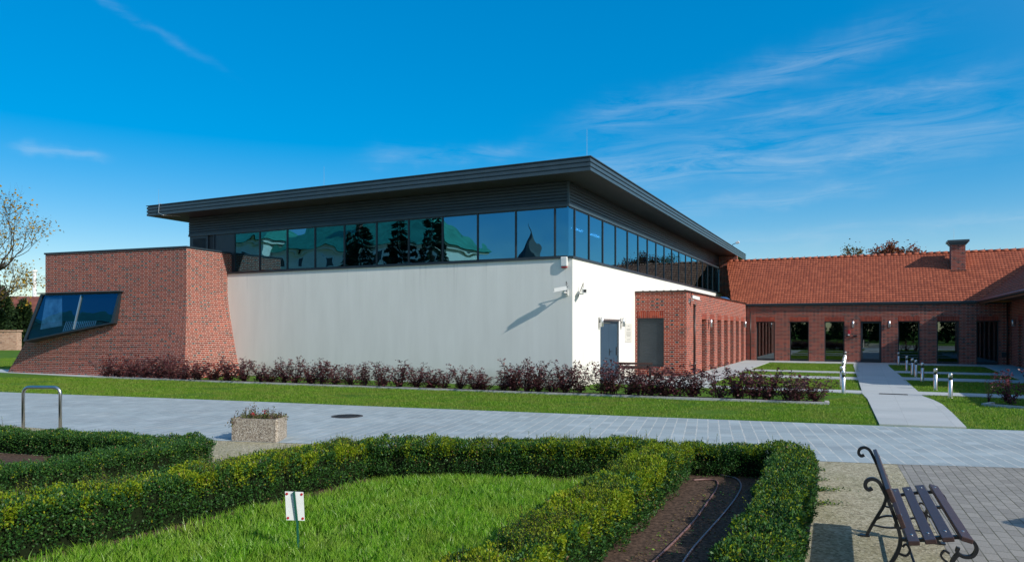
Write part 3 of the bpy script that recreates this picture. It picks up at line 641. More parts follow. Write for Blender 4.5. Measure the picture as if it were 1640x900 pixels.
# ------------------------------------------------------------------ wall fittings of the hall (each a thing)
def wall_thing(name, label, cat, x, y, z, face, group=None):
    """face: direction out of the wall in building angle: 0 = towards the road, 90 = towards the courtyard"""
    o = empty(name, label, cat, W(x, y, z), -TH+R(face), group); return o          # local -y points out of the wall
t = wall_thing('alarm_siren', 'white alarm siren box under the glazing beside the white corner', 'siren', -.26, 0, 3.82, 0)
b = MB(); b.box(-.115, .115, -.10, 0, .03, .34); b.build('housing', M['white_plastic'], t, bevel=.03)
b = MB(); b.box(-.10, .10, -.09, 0, -.01, .03); b.build('strobe', M['red_plastic'], t, bevel=.02)
def cctv(t, yaw, arm=.30):
    b = MB(); b.box(-.05, .05, -.03, 0, -.09, .09); b.tube([(0, -.02, 0), (0, -arm, .0), (0, -arm-.02, .06)], .022, 8); b.build('bracket', M['white_plastic'], t)
    h = Matrix.Rotation(R(yaw), 3, 'Z'); ax = h @ Vector((0, -1, -.18)).normalized(); sd = h @ Vector((1, 0, 0)); up = sd.cross(ax).normalized()
    c = Vector((0, -arm-.02, .13))+ax*.10
    b = MB(); b.obox(c, ax*.20, sd*.055, up*.052); b.obox(c+up*.062+ax*.03, ax*.22, sd*.066, up*.008); b.build('housing', M['white_plastic'], t)
    b = MB(); b.obox(c+ax*.203, ax*.004, sd*.042, up*.04); b.build('lens_window', M['black_plastic'], t)
    b = MB(); b.tube([c-ax*.2, c-ax*.26-up*.05, c-ax*.22-up*.2, Vector((0, -.04, -.06))], .010, 6); b.build('cable', M['black_plastic'], t)
t = wall_thing('security_camera', 'white security camera on the grey-lit long wall, pointing left and casting a long shadow', 'camera', -.19, 0, 3.02, 0); cctv(t, -68, .26)
t = wall_thing('security_camera', 'white security camera on the sunlit side wall just right of the white corner', 'camera', 0, .42, 3.0, 90); cctv(t, -62, .2)
def sconce(label, x, y, z, face, group):
    t = wall_thing('wall_lamp', label, 'lamp', x, y, z, face, group)
    b = MB(); b.box(-.03, .03, -.02, 0, -.20, .16); b.box(-.02, .02, -.07, -.02, -.02, .02); b.build('wall_plate', M['metal_light'], t)
    b = MB(); b.lathe([(0, -.165), (.05, -.165), (.058, -.16), (.058, .16), (.05, .165), (0, .165)], (0, -.12, 0), 18); b.build('lamp_shade', M['alu'], t, True); return t
gl = 'cylinder lamps on the walls'
sconce('aluminium cylinder lamp left of the blue-grey steel door', 0, 2.5, 2.12, 90, gl)
sconce('aluminium cylinder lamp between the blue-grey steel door and the white plaque', 0, 5.0, 2.12, 90, gl)
t = wall_thing('wall_plaque', 'pale information plaque with faint lines of writing beside the steel door', 'plaque', 0, 5.95, 1.72, 90)
b = MB(); b.box(-.43, .43, -.02, 0, -.36, .36); b.build('panel', simple('plaque_stone', (.66, .65, .60), .6), t, bevel=.006)
ink = simple('plaque_ink', (.32, .32, .30), .7)
for k, (z, wd) in enumerate([(.27, .10), (.14, .24), (.10, .20), (.02, .28), (-.03, .3), (-.08, .27), (-.13, .22), (-.26, .2)]):
    b = MB(); b.box(-wd, wd, -.0215, -.0195, z-.010, z+.010); b.build('writing_line', ink, t)

# ------------------------------------------------------------------ brick side annex
HA = 3.335; AX = 2.056
annex = empty('brick_annex', 'low flat-roofed red brick annex with deep window piers against the white side wall', 'building', BLOC, BRZ)
per = 1.83; op = [(9.88+i*per, 9.88+i*per+1.04) for i in range(7)]
b = MB()
# front wall (towards the road) with shutter opening
SX0, SX1, SZ0, SZ1 = .08, 1.17, .37, 2.31; T = .38
b.box(.0, SX0, 6.9, 6.9+T, -.1, HA); b.box(SX1, AX, 6.9, 6.9+T, -.1, HA); b.box(SX0, SX1, 6.9, 6.9+T, -.1, SZ0); b.box(SX0, SX1, 6.9, 6.9+T, SZ1+.25, HA)
# side wall facing the courtyard with piers
ys = 6.9+T; ZO = 2.29; ZL = ZO+.25
for a, c in op: b.box(AX-T, AX, ys, a, -.1, ZL); ys = c
b.box(AX-T, AX, ys, 22.75, -.1, ZL); b.box(AX-T, AX, 6.9+T, 22.75, ZL, HA)
b.build('wall', M['brick'], annex)
for a, c in op:
    MB().box(AX-T, AX+.004, a+.001, c-.001, ZO, ZL-.001).build('lintel', M['soldier'], annex)
MB().box(SX0+.001, SX1-.001, 6.9-.004, 6.9+T, SZ1, SZ1+.249).build('lintel', M['soldier'], annex)
b = MB(); b.box(.02, AX+.05, 6.9-.05, 7.3, HA, HA+.05); b.box(AX-.4, AX+.05, 7.3, 22.72, HA, HA+.05)
for k in range(7): b.box(.3+k*.28, .36+k*.28, 6.9-.054, 6.95, HA+.05, HA+.065)
b.build('coping', M['copper_pipe'], annex)
b = MB(); b.box(.02, AX-.4, 7.3, 22.7, HA-.15, HA-.1); b.build('roof', M['metal'], annex)
b = MB(); b.box(SX0, SX0+.05, 6.93, 7.02, SZ0, SZ1); b.box(SX1-.05, SX1, 6.93, 7.02, SZ0, SZ1); b.box(SX0+.05, SX1-.05, 6.93, 7.02, SZ1-.05, SZ1); b.box(SX0+.05, SX1-.05, 6.93, 7.02, SZ0, SZ0+.05)
sh = b.build('shutter', M['frame'], annex)
b = MB(); n_ = 30
for k in range(n_):
    z = SZ0+.05+(SZ1-SZ0-.1)*(k+.5)/n_; b.obox(((SX0+SX1)/2, 6.985, z), ((SX1-SX0)/2-.05, 0, 0), (0, .012, .016), (0, .005, -.028))
b.build('slats', M['metal'], sh)
for i, (a, c) in enumerate(op):
    xx = AX-.30
    b = MB(); b.box(xx-.05, xx+.02, a, a+.06, .02, ZO); b.box(xx-.05, xx+.02, c-.06, c, .02, ZO); b.box(xx-.05, xx+.02, a+.06, c-.06, ZO-.07, ZO); b.box(xx-.05, xx+.02, a+.06, c-.06, .02, .09)
    if i == 0: b.box(xx-.03, xx+.01, a+.06, a+.16, .09, ZO-.07); b.box(xx-.03, xx+.01, c-.16, c-.06, .09, ZO-.07)
    f = b.build('door' if i == 0 else 'window', M['frame'], annex)
    MB().box(xx-.012, xx, a+.06, c-.06, .09, ZO-.07).build('pane', M['glass_low'], f)
    MB().box(xx-.42, xx-.40, a-.1, c+.1, .0, ZO+.1).build('interior_wall', M['interior'], f)
    if i == 0:
        h = MB(); h.tube([(xx+.02, a+.12, 1.05), (xx+.07, a+.12, 1.05), (xx+.07, a+.24, 1.05)], .012, 6); h.build('handle', M['alu'], f)
b = MB(); b.tube([(AX+.05, 8.2, HA-.52), (AX+.05, 8.2, .02)], .04, 8); b.box(AX, AX+.1, 8.15, 8.25, HA-.55, HA-.45); b.tube([(AX+.05, 8.2, .55), (AX+.05, 8.2, .25)], .06, 8)
b.build('downpipe', M['copper_pipe'], annex, True)
MB().box(AX, AX+.006, 7.5, 7.58, .35, .62).build('vent_plate', M['copper_pipe'], annex)
t = wall_thing('security_camera', 'white security camera high on the near corner of the brick annex', 'camera', AX, 7.35, 3.0, 90); cctv(t, 58, .16)
sconce('aluminium cylinder lamp on the annex pier right of its glazed door', AX, 11.65-.35, 2.12, 90, gl)
sconce('aluminium cylinder lamp on the last annex pier next to the tiled building', AX, 21.65, 2.12, 90, gl)
t = empty('roof_dome', 'small blue skylight dome on the flat roof of the annex', 'skylight', W(.95, 21.2, HA-.1), -TH)
b = MB(); b.box(-.55, .55, -.55, .55, 0, .18); b.build('kerb', M['metal'], t)
b = MB(); b.lathe([(.52*math.cos(a), .18+.30*math.sin(a)) for a in np.linspace(0, math.pi/2, 7)], (0, 0, 0), 20); b.build('dome', M['dome_blue'], t, True)
# floodlight on the far end of the roof
t = empty('roof_floodlight', 'small white floodlight on a short arm on the far roof edge', 'light', W(.9, 25.2, HT), -TH)
b = MB(); b.tube([(0, 0, 0), (0, 0, .10), (.25, .0, .2)], .02, 6); b.build('arm', M['metal_light'], t)
b = MB(); b.obox((.31, 0, .22), (.10, 0, .03), (0, .09, 0), (-.02, 0, .065)); b.build('housing', M['white_plastic'], t, bevel=.02)

# ------------------------------------------------------------------ tiled roofs
def tile_roof(corners, parent, clip=None, colw=.155, rowh=.215):
    """corners: eave-left, eave-right, ridge-right, ridge-left (local). Wavy, stepped tiles; clip(x,y)->bool keeps faces"""
    el, er, rr, rl = map(Vector, corners); up = (rl-el); 
    dirx = (er-el).normalized(); nrm = None
    sl = ((rl+rr)/2-(el+er)/2); sl = sl-dirx*sl.dot(dirx); SLn = sl.length; sl = sl.normalized(); nrm = dirx.cross(sl).normalized()
    if nrm.z < 0: nrm = -nrm
    xs0 = min((p-el).dot(dirx) for p in (el, er, rr, rl)); xs1 = max((p-el).dot(dirx) for p in (el, er, rr, rl))
    nc = int((xs1-xs0)/colw*6); xs = np.linspace(xs0, xs1, nc+1)
    nrw = int(math.ceil(SLn/rowh)); b = MB(); 
    prof = lambda x: 0.019*(abs(math.sin(math.pi*x/colw))**.7)
    rows = []
    for r in range(nrw):
        s0, s1 = r*rowh, min((r+1)*rowh, SLn)
        rows.append((s0-.0, .030, s0)); rows.append((s1-.002, .0, s1))
    grid = []
    for s, o, _ in rows: grid.append([el+dirx*x+sl*s+nrm*(o+prof(x)) for x in xs])
    def lim(s):
        f = s/SLn; a = (el+(rl-el)*f-el).dot(dirx); c = (el+(er-el)+(rr-er)*f-el).dot(dirx); return a, c
    for i in range(len(rows)-1):
        a, c = lim((rows[i][2]+rows[i+1][2])/2)
        for j in range(nc):
            if xs[j] < a-.05 or xs[j+1] > c+.05: continue
            q = [grid[i][j], grid[i][j+1], grid[i+1][j+1], grid[i+1][j]]
            b.face(q, 0, [(xs[j], rows[i][2]), (xs[j+1], rows[i][2]), (xs[j+1], rows[i][2]+.10), (xs[j], rows[i][2]+.10)])
    return b
def weld(o):
    bm = bmesh.new(); bm.from_mesh(o.data); bmesh.ops.remove_doubles(bm, verts=bm.verts, dist=.0015); bm.to_mesh(o.data); bm.free()
EZ = 3.30; PW = 3.8; PT = .763; RZ = EZ+PW*PT
court = empty('tiled_building', 'long single-storey red brick building under an orange tiled roof, facing the courtyard', 'building', BLOC, BRZ)
YB = 22.75; WX0, WX1 = 2.056, 15.03
b = MB(); fo = [(2.63+i*per, 2.63+i*per+1.035) for i in range(7)]; fo[6] = (13.53, 14.5); fo[5] = (11.75, 12.76); fo[4] = (9.94, 10.97)
xs_ = WX0
for a, c in fo: b.box(xs_, a, YB, YB+.38, -.1, ZL); xs_ = c
b.box(xs_, WX1, YB, YB+.38, -.1, ZL); b.box(WX0, WX1, YB, YB+.38, ZL, EZ-.06)
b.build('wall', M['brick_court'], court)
for i, (a, c) in enumerate(fo):
    MB().box(a+.001, c-.001, YB-.004, YB+.38, ZO, ZL-.001).build('lintel', M['soldier'], court)
    yy = YB+.16; fw = .06 if i != 3 else .11
    b = MB(); b.box(a, a+fw, yy-.02, yy+.05, .04, ZO); b.box(c-fw, c, yy-.02, yy+.05, .04, ZO); b.box(a+fw, c-fw, yy-.02, yy+.05, ZO-fw, ZO); b.box(a+fw, c-fw, yy-.02, yy+.05, .04, .04+fw*1.6)
    f = b.build('door' if i == 3 else 'window', M['frame'], court)
    MB().box(a+fw, c-fw, yy, yy+.012, .04+fw*1.6, ZO-fw).build('pane', M['glass_low'], f)
    MB().box(a-.1, c+.1, YB+.75, YB+.77, 0, ZO+.1).build('interior_wall', M['interior'], f)
    if i == 3:
        h = MB(); h.tube([(a+.16, yy-.07, .85), (a+.16, yy-.07, 1.25)], .014, 6); h.box(a+.15, a+.17, yy-.07, yy-.02, .87, .89); h.box(a+.15, a+.17, yy-.07, yy-.02, 1.21, 1.23); h.build('handle', M['alu'], f)
b = MB(); b.box(.9, WX1-1.4, YB-.16, YB-.04, EZ-.06, EZ+.035); b.box(WX0, WX1, YB-.04, YB, EZ-.14, EZ-.062); b.build('gutter', M['metal'], court)
GX0, GX1 = 1.30, 13.62
o = tile_roof([(GX0, YB-.12, EZ-.02), (GX1, YB-.12, EZ-.02), (GX1+3.92, YB+PW, RZ), (.36, YB+PW, RZ)], court).build('roof', M['tile'], court); weld(o)
# roof beyond the wing, on the same slope
b = MB(); b.face([(.36, YB+PW+.02, RZ-.01), (24, YB+PW+.02, RZ-.01), (24, YB+2*PW, EZ), (.36, YB+2*PW, EZ)]); b.build('rear_roof', M['tile'], court)
b = MB()
for k in range(48):
    x = .36+k*.36; b.tube([(x, YB+PW, RZ+.005), (x+.35, YB+PW, RZ+.02)], [.085, .10], 8)
b.build('ridge_tiles', M['tile'], court, True)
b = MB()
for k in range(26): x = .7+k*.72; b.box(x-.012, x+.012, YB+PW-.012, YB+PW+.012, RZ+.10, RZ+.17)
b.build('ridge_clips', M['copper_pipe'], court)
b = MB(); b.tube([(2.32, YB-.06, EZ-.45), (2.32, YB-.06, .05)], .04, 8); b.tube([(14.85, YB-.06, EZ-.1), (14.85, YB-.06, .05)], .04, 8); b.build('downpipe', M['copper_pipe'], court, True)
MB().box(14.62, 14.8, YB-.006, YB, .42, .68).build('vent_plate', M['frame'], court)
ch = MB().box(12.62, 13.30, 25.05, 25.85, 5.0, 6.5).build('chimney', M['brick_court'], court)
b = MB(); b.box(12.57, 13.35, 25.0, 25.9, 6.5, 6.56); b.box(12.52, 13.40, 24.95, 25.95, 6.56, 6.64); b.box(12.45, 13.47, 24.88, 26.02, 6.64, 6.76); b.build('chimney_cap', M['metal_light'], ch)
b = MB(); b.box(12.58, 13.34, 24.94, 25.05, 4.98, 5.10); b.build('flashing', M['copper_pipe'], ch)
b = MB(); b.tube([(12.8, 25.5, 6.76), (12.8, 25.5, 7.45)], [.010, .005], 5); b.build('lightning_rod', M['alu'], ch)
MB().box(-I+.03, .94, 26.75, 27.05, 3.0, HB-.01).build('fire_wall', M['brick_court'], hall)
for lx, lab in ((7.75, 'aluminium cylinder lamp left of the glazed courtyard door'), (9.53, 'aluminium cylinder lamp right of the glazed courtyard door')): sconce(lab, lx, YB, 2.12, 0, gl)
t = wall_thing('fire_alarm_box', 'small red and white alarm box with dark valves left of the courtyard door', 'alarm', 7.55, YB, 1.55, 0)
b = MB(); b.box(-.06, .06, -.07, 0, .02, .26); b.build('red_box', M['red_plastic'], t, bevel=.012)
b = MB(); b.tube([(-.14, -.06, -.06), (.02, -.06, -.06), (.03, -.09, -.12)], .035, 8); b.tube([(.2, -.06, -.08), (.38, -.06, -.06), (.38, -.02, -.06)], .045, 8); b.build('valve', M['black_plastic'], t)
b = MB(); b.box(-.05, .03, -.12, -.02, -.05, .02); b.build('valve_cap', M['white_plastic'], t)

# ------------------------------------------------------------------ the right wing of the courtyard
wing = empty('courtyard_wing', 'red brick wing in shade at the right edge, with tiled roof and wide eaves', 'building', BLOC, BRZ)
VE = 4.7; XE = 13.6; XW = 15.03; XR = XE+PW
wo = [(20.0-i*per, 21.04-i*per) for i in range(8)]
b = MB(); yc = YB
for a, c in wo: b.box(XW, XW+.38, c, yc, -.1, ZL); yc = a
b.box(XW, XW+.38, VE, yc, -.1, ZL); b.box(XW, XW+.38, VE, YB, ZL, EZ+.6)
b.box(XW+.38, XW+6.5, VE, VE+.3, -.1, EZ)
b.face([(XE+.3, VE+.001, EZ+.1), (XR+PW-.3, VE+.001, EZ+.1), (XR, VE+.001, RZ-.1)])
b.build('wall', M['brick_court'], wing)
for a, c in wo:
    MB().box(XW-.004, XW+.38, a+.001, c-.001, ZO, ZL-.001).build('lintel', M['soldier'], wing)
    xx = XW+.30; b = MB(); b.box(xx-.02, xx+.05, a, a+.06, .02, ZO); b.box(xx-.02, xx+.05, c-.06, c, .02, ZO); b.box(xx-.02, xx+.05, a+.06, c-.06, ZO-.07, ZO); b.box(xx-.02, xx+.05, a+.06, c-.06, .02, .09)
    f = b.build('window', M['frame'], wing); MB().box(xx, xx+.012, a+.06, c-.06, .09, ZO-.07).build('pane', M['glass_low'], f)
    MB().box(xx+.4, xx+.42, a-.1, c+.1, 0, ZO+.1).build('interior_wall', M['interior'], f)
# left slope: local frame, eave along y at x = XE, clipped by the valley with the other roof
o = tile_roof([(XE, YB-.1, EZ), (XE, VE-.2, EZ), (XR, VE-.2, RZ), (XR, YB+PW-.1, RZ)], wing).build('roof', M['tile'], wing); weld(o)
b = MB(); b.face([(XR+.02, VE-.2, RZ-.01), (XR+.02, YB+PW, RZ-.01), (XR+PW, YB+PW, EZ), (XR+PW, VE-.2, EZ)]); b.build('rear_roof', M['tile'], wing)
b = MB(); b.box(XE+.02, XE+.06, VE-.2, YB-.2, EZ-.16, EZ-.01); b.box(XE+.06, XW, VE-.2, YB-.05, EZ-.02, EZ-.005); b.build('eaves_board', simple('brown_board', (.12, .06, .03), .6), wing)
b = MB(); b.tube([(XE-.05, VE-.2, EZ-.02), (XE-.05, YB-.25, EZ-.02)], .07, 10); b.build('gutter', M['metal'], wing)
t = sconce('aluminium cylinder lamp on the shaded right-hand wing', XW, 21.58, 2.17, -90, gl)
# low garden wall continuing from the wing towards the road
gw = MB(); gw.box(XW, XW+.38, -1.55, VE-.02, -.1, 2.72); gwo = gw.build('garden_wall', M['brick_court'], None, loc=BLOC, rz=BRZ); tag(gwo, 'head-high red brick garden wall running forward from the shaded wing', 'wall')
b = MB(); b.box(XW-.05, XW+.43, -1.6, VE-.02, 2.72, 2.80); b.build('coping', M['metal'], gwo)

# ------------------------------------------------------------------ bollard lamps
def bollard(loc, label):
    t = empty('bollard_light', label, 'bollard light', loc, random.uniform(0, 6), 'bollard lights along the courtyard path')
    b = MB(); b.lathe([(.054, 0), (.054, .48), (.048, .485)], (0, 0, 0), 18); b.lathe([(.075, 0), (.075, .012), (.06, .014)], (0, 0, 0), 18); b.build('post', M['alu'], t, True)
    b = MB(); b.lathe([(.042, .485), (.042, .55)], (0, 0, 0), 18); b.build('light_slot', M['black_plastic'], t, True)
    b = MB(); b.lathe([(.048, .55), (.054, .553), (.054, .66), (.044, .672), (0, .674)], (0, 0, 0), 18); b.build('cap', M['alu'], t, True); return t
ords = ['nearest', 'second', 'third', 'fourth', 'fifth', 'sixth', 'farthest']
b0 = None
for i, v in enumerate((1.73, 4.32, 8.27, 10.77, 12.34, 15.13, 20.3)):
    for side, x in (('left', 7.72 if i == 0 else 7.66-.012*v), ('right', 10.37 if i == 0 else 10.32-.022*v)):
        lab = f'{ords[i]} aluminium bollard light in the row on the {side} side of the pale path'
        if ords[i] not in ('nearest', 'farthest'): lab = f'{ords[i]} nearest aluminium bollard light in the row on the {side} side of the path'
        if b0 is None: b0 = bollard(W(x, v), lab)
        else:
            c = copy_tree(b0); c.location = W(x, v); c.rotation_euler[2] = random.uniform(0, 6); c['label'] = lab
# drain grating in the path
t = empty('drain_grate', 'short slotted drain grating set in the pale path', 'drain', W(9.0, 1.85, .033), -TH)
b = MB(); b.box(-.34, .34, -.07, .07, 0, .004); b.build('channel', M['louvre'], t)
b = MB()
for k in range(9): x = -.34+k*.085; b.box(x-.012, x+.012, -.07, .07, .004, .012)
b.box(-.36, .36, -.085, -.07, 0, .012); b.box(-.36, .36, .07, .085, 0, .012); b.build('grating', M['rust_iron'], t)
# handrail in front of the annex
t = empty('bench_rail', 'low dark slatted seat by the foot of the annex shutter, behind the shrubs', 'bench', W(-.05+.75, 4.6), -TH+R(8))
b = MB()
for x in (-.5, .5): b.tube([(x, 0, 0), (x, 0, .62)], .025, 6); b.tube([(x, .4, 0), (x, .4, .40)], .025, 6); b.tube([(x, 0, .38), (x, .42, .38)], .02, 6)
b.build('frame', M['iron'], t)
for y, z in ((0, .60), (0, .48)): MB().box(-.62, .62, y-.03, y-.005, z-.04, z+.04).build('back_slat', M['wood'], t)
for y in (.1, .22, .34): MB().box(-.62, .62, y-.045, y+.045, .40, .43).build('seat_slat', M['wood'], t)

# ------------------------------------------------------------------ kerbed shrub bed
def kerb(name, label, pts, w=.07, h=.06, mat=None):
    b = MB()
    for p, q in zip(pts[:-1], pts[1:]):
        p, q = Vector(p), Vector(q); d = (q-p); L = d.length; d.normalize(); nn = Vector((-d.y, d.x)); k = max(1, int(L/1.0))
        for i in range(k):
            a = p+d*(L*i/k+.004); c = p+d*(L*(i+1)/k-.004); m = (a+c)/2
            b.obox((m.x, m.y, h/2-.02), ((c-a).length/2*d.x, (c-a).length/2*d.y, 0), (nn.x*w/2, nn.y*w/2, 0), (0, 0, h/2+.02))
    return tag(b.build(name, mat or M['kerb']), label, 'kerb')
kerb('bed_kerb', 'long pale concrete kerb edging the bed of maroon shrubs', [k0, k1, k1+bn*.5], .10, .06)
K2 = [Vector(G(1640, 700))*0+Vector(G(1575, 650)), Vector(G(1640, 655))]
k2d = (K2[1]-K2[0]).normalized(); k2n = Vector((-k2d.y, k2d.x))
kerb('bed_kerb', 'short pale concrete kerb of the small shrub bed at the right edge', [K2[0]+k2n*.6, K2[0], K2[0]+k2d*6], .10, .06)
sheet('soil_bed', [tuple(K2[0]), tuple(K2[0]+k2d*6), tuple(K2[0]+k2d*6+k2n*.9), tuple(K2[0]+k2n*.9)], .012, M['soil'])

def shrub_mesh(name_parts, h, r, nst, nleaf, seed, leafmat_, ll=.045):
    g = np.random.default_rng(seed); b = MB(); pts, dirs = [], []
    for i in range(nst):
        a = g.uniform(0, 2*np.pi); tilt = g.uniform(.05, .75); hh = h*g.uniform(.6, 1.0); p = Vector((g.normal(0, .03), g.normal(0, .03), 0)); path = [p.copy()]
        d = Vector((math.cos(a)*tilt, math.sin(a)*tilt, 1)).normalized(); n = 7
        for k in range(n):
            d = (d+Vector((g.normal(0, .10), g.normal(0, .10), .06))).normalized(); p = p+d*hh/n; path.append(p.copy())
            if k >= 0:
                for _ in range(2 if k > 1 else 3):
                    sd = (d*.5+Vector((g.normal(0, .8), g.normal(0, .8), g.normal(.1, .3)))).normalized(); q = p+sd*g.uniform(.05, .16)*(1.25-k/n*.6); 
                    b.tube([p, (p+q)/2+Vector((0, 0, .01)), q], [.004, .003, .002], 3, cap=False)
                    for _ in range(int(nleaf/(nst*12))+1): f = g.uniform(.3, 1.08); pts.append(p.lerp(q, f)+Vector(g.normal(0, .018, 3))); dirs.append(sd)
                for _ in range(int(nleaf/(nst*22))): pts.append(p+Vector(g.normal(0, .02, 3))); dirs.append(d)
        b.tube(path, list(np.linspace(.010, .003, len(path))), 4, cap=False)
    P = np.array([tuple(p) for p in pts]); D = np.array([tuple(d) for d in dirs])+g.normal(0, .7, (len(pts), 3)); N = g.normal(0, .7, (len(pts), 3))+[0, 0, .8]
    L = ll*g.uniform(.6, 1.25, len(P)); V, Fq = leaf_quads(P, D, N, L, L*.8)
    return b, V, Fq
protos = []
for s in range(6):
    b, V, Fq = shrub_mesh(None, .90, .3, 9+s % 3, 400, 100+s, 'maroon_leaf', .046)
    st = b.build('stems', M['maroon_stem']); fo_ = np_mesh('foliage', V, Fq, [M['maroon_leaf']])
    protos.append((st.data, fo_.data)); bpy.data.objects.remove(st); bpy.data.objects.remove(fo_)
shrub_px = [172, 190, 212, 232, 254, 275, 297, 318, 342, 366, 392, 418, 432, 455, 474, 498, 516, 537, 560, 585, 612, 640, 668, 690, 712, 738, 762, 776, 804, 822, 846, 862, 884, 905, 928, 968, 982, 1006, 1026, 1042, 1064, 1084, 1108, 1150, 1182, 1207, 1230, 1262, 1276, 1306]
hts = {432: .66, 474: 1.0, 516: 1.05, 776: .62, 822: 1.05, 585: .95, 1042: 1.05, 1108: 1.0, 1150: .95}
def ordinal(n): return f'{n}{"th" if 10 <= n % 100 <= 20 else {1: "st", 2: "nd", 3: "rd"}.get(n % 10, "th")}'
def kerb_pt(px, off):
    """point on the kerb line seen at this column, moved inside the bed"""
    r = (px-820)/F_; a = k0+bn*off; t = (r*a.y-a.x)/(bd.x-r*bd.y); return a+bd*t
for i, px in enumerate(shrub_px):
    p = kerb_pt(px, .28+random.uniform(-.06, .12)); sm, fm = protos[random.randrange(6)]
    behind = 'the flared brick block' if px < 380 else 'the long white wall' if px < 912 else 'the sunlit white side wall' if px < 1000 else 'the brick annex' if px < 1100 else 'the courtyard lawns'
    t = empty('maroon_shrub', f'{ordinal(i+1)} maroon-leaved shrub from the left in the kerbed bed, before {behind}', 'shrub', (p.x, p.y, .01), random.uniform(0, 6.28), 'maroon shrubs in the long kerbed bed')
    hsc = hts.get(px, random.uniform(.70, 1.12)); wsc = random.uniform(1.3, 1.85); t.scale = (wsc, wsc, hsc)
    for nm, me in (('stems', sm), ('foliage', fm)):
        o = bpy.data.objects.new(nm, me); COL.objects.link(o); o.parent = t
b, V, Fq = shrub_mesh(None, 1.0, .3, 9, 420, 777, 'pink_leaf', .055)
for i, (px, py, sc, lab) in enumerate(((1618, 648, .93, 'reddish-leaved shrub in the small bed at the right edge of the courtyard'), (1583, 646, .7, 'thin, almost bare shrub at the left end of the small right-hand bed'))):
    x, y = G(px, py); t = empty('red_shrub', lab, 'shrub', (x, y, 0), i*1.3); t.scale = (sc*(1 if i == 0 else .6), sc*(1 if i == 0 else .6), sc)
    b.build('stems', M['maroon_stem'], t)
    np_mesh('foliage', V, Fq if i == 0 else Fq[::6], [M['pink_leaf']], None, t)
x, y = G(1660, 649); t = empty('red_shrub', 'reddish-leaved shrub cut by the right edge of the photo', 'shrub', (x, y, 0), 2.2); t.scale = (1, 1, .95); b.build('stems', M['maroon_stem'], t); np_mesh('foliage', V, Fq, [M['pink_leaf']], None, t)

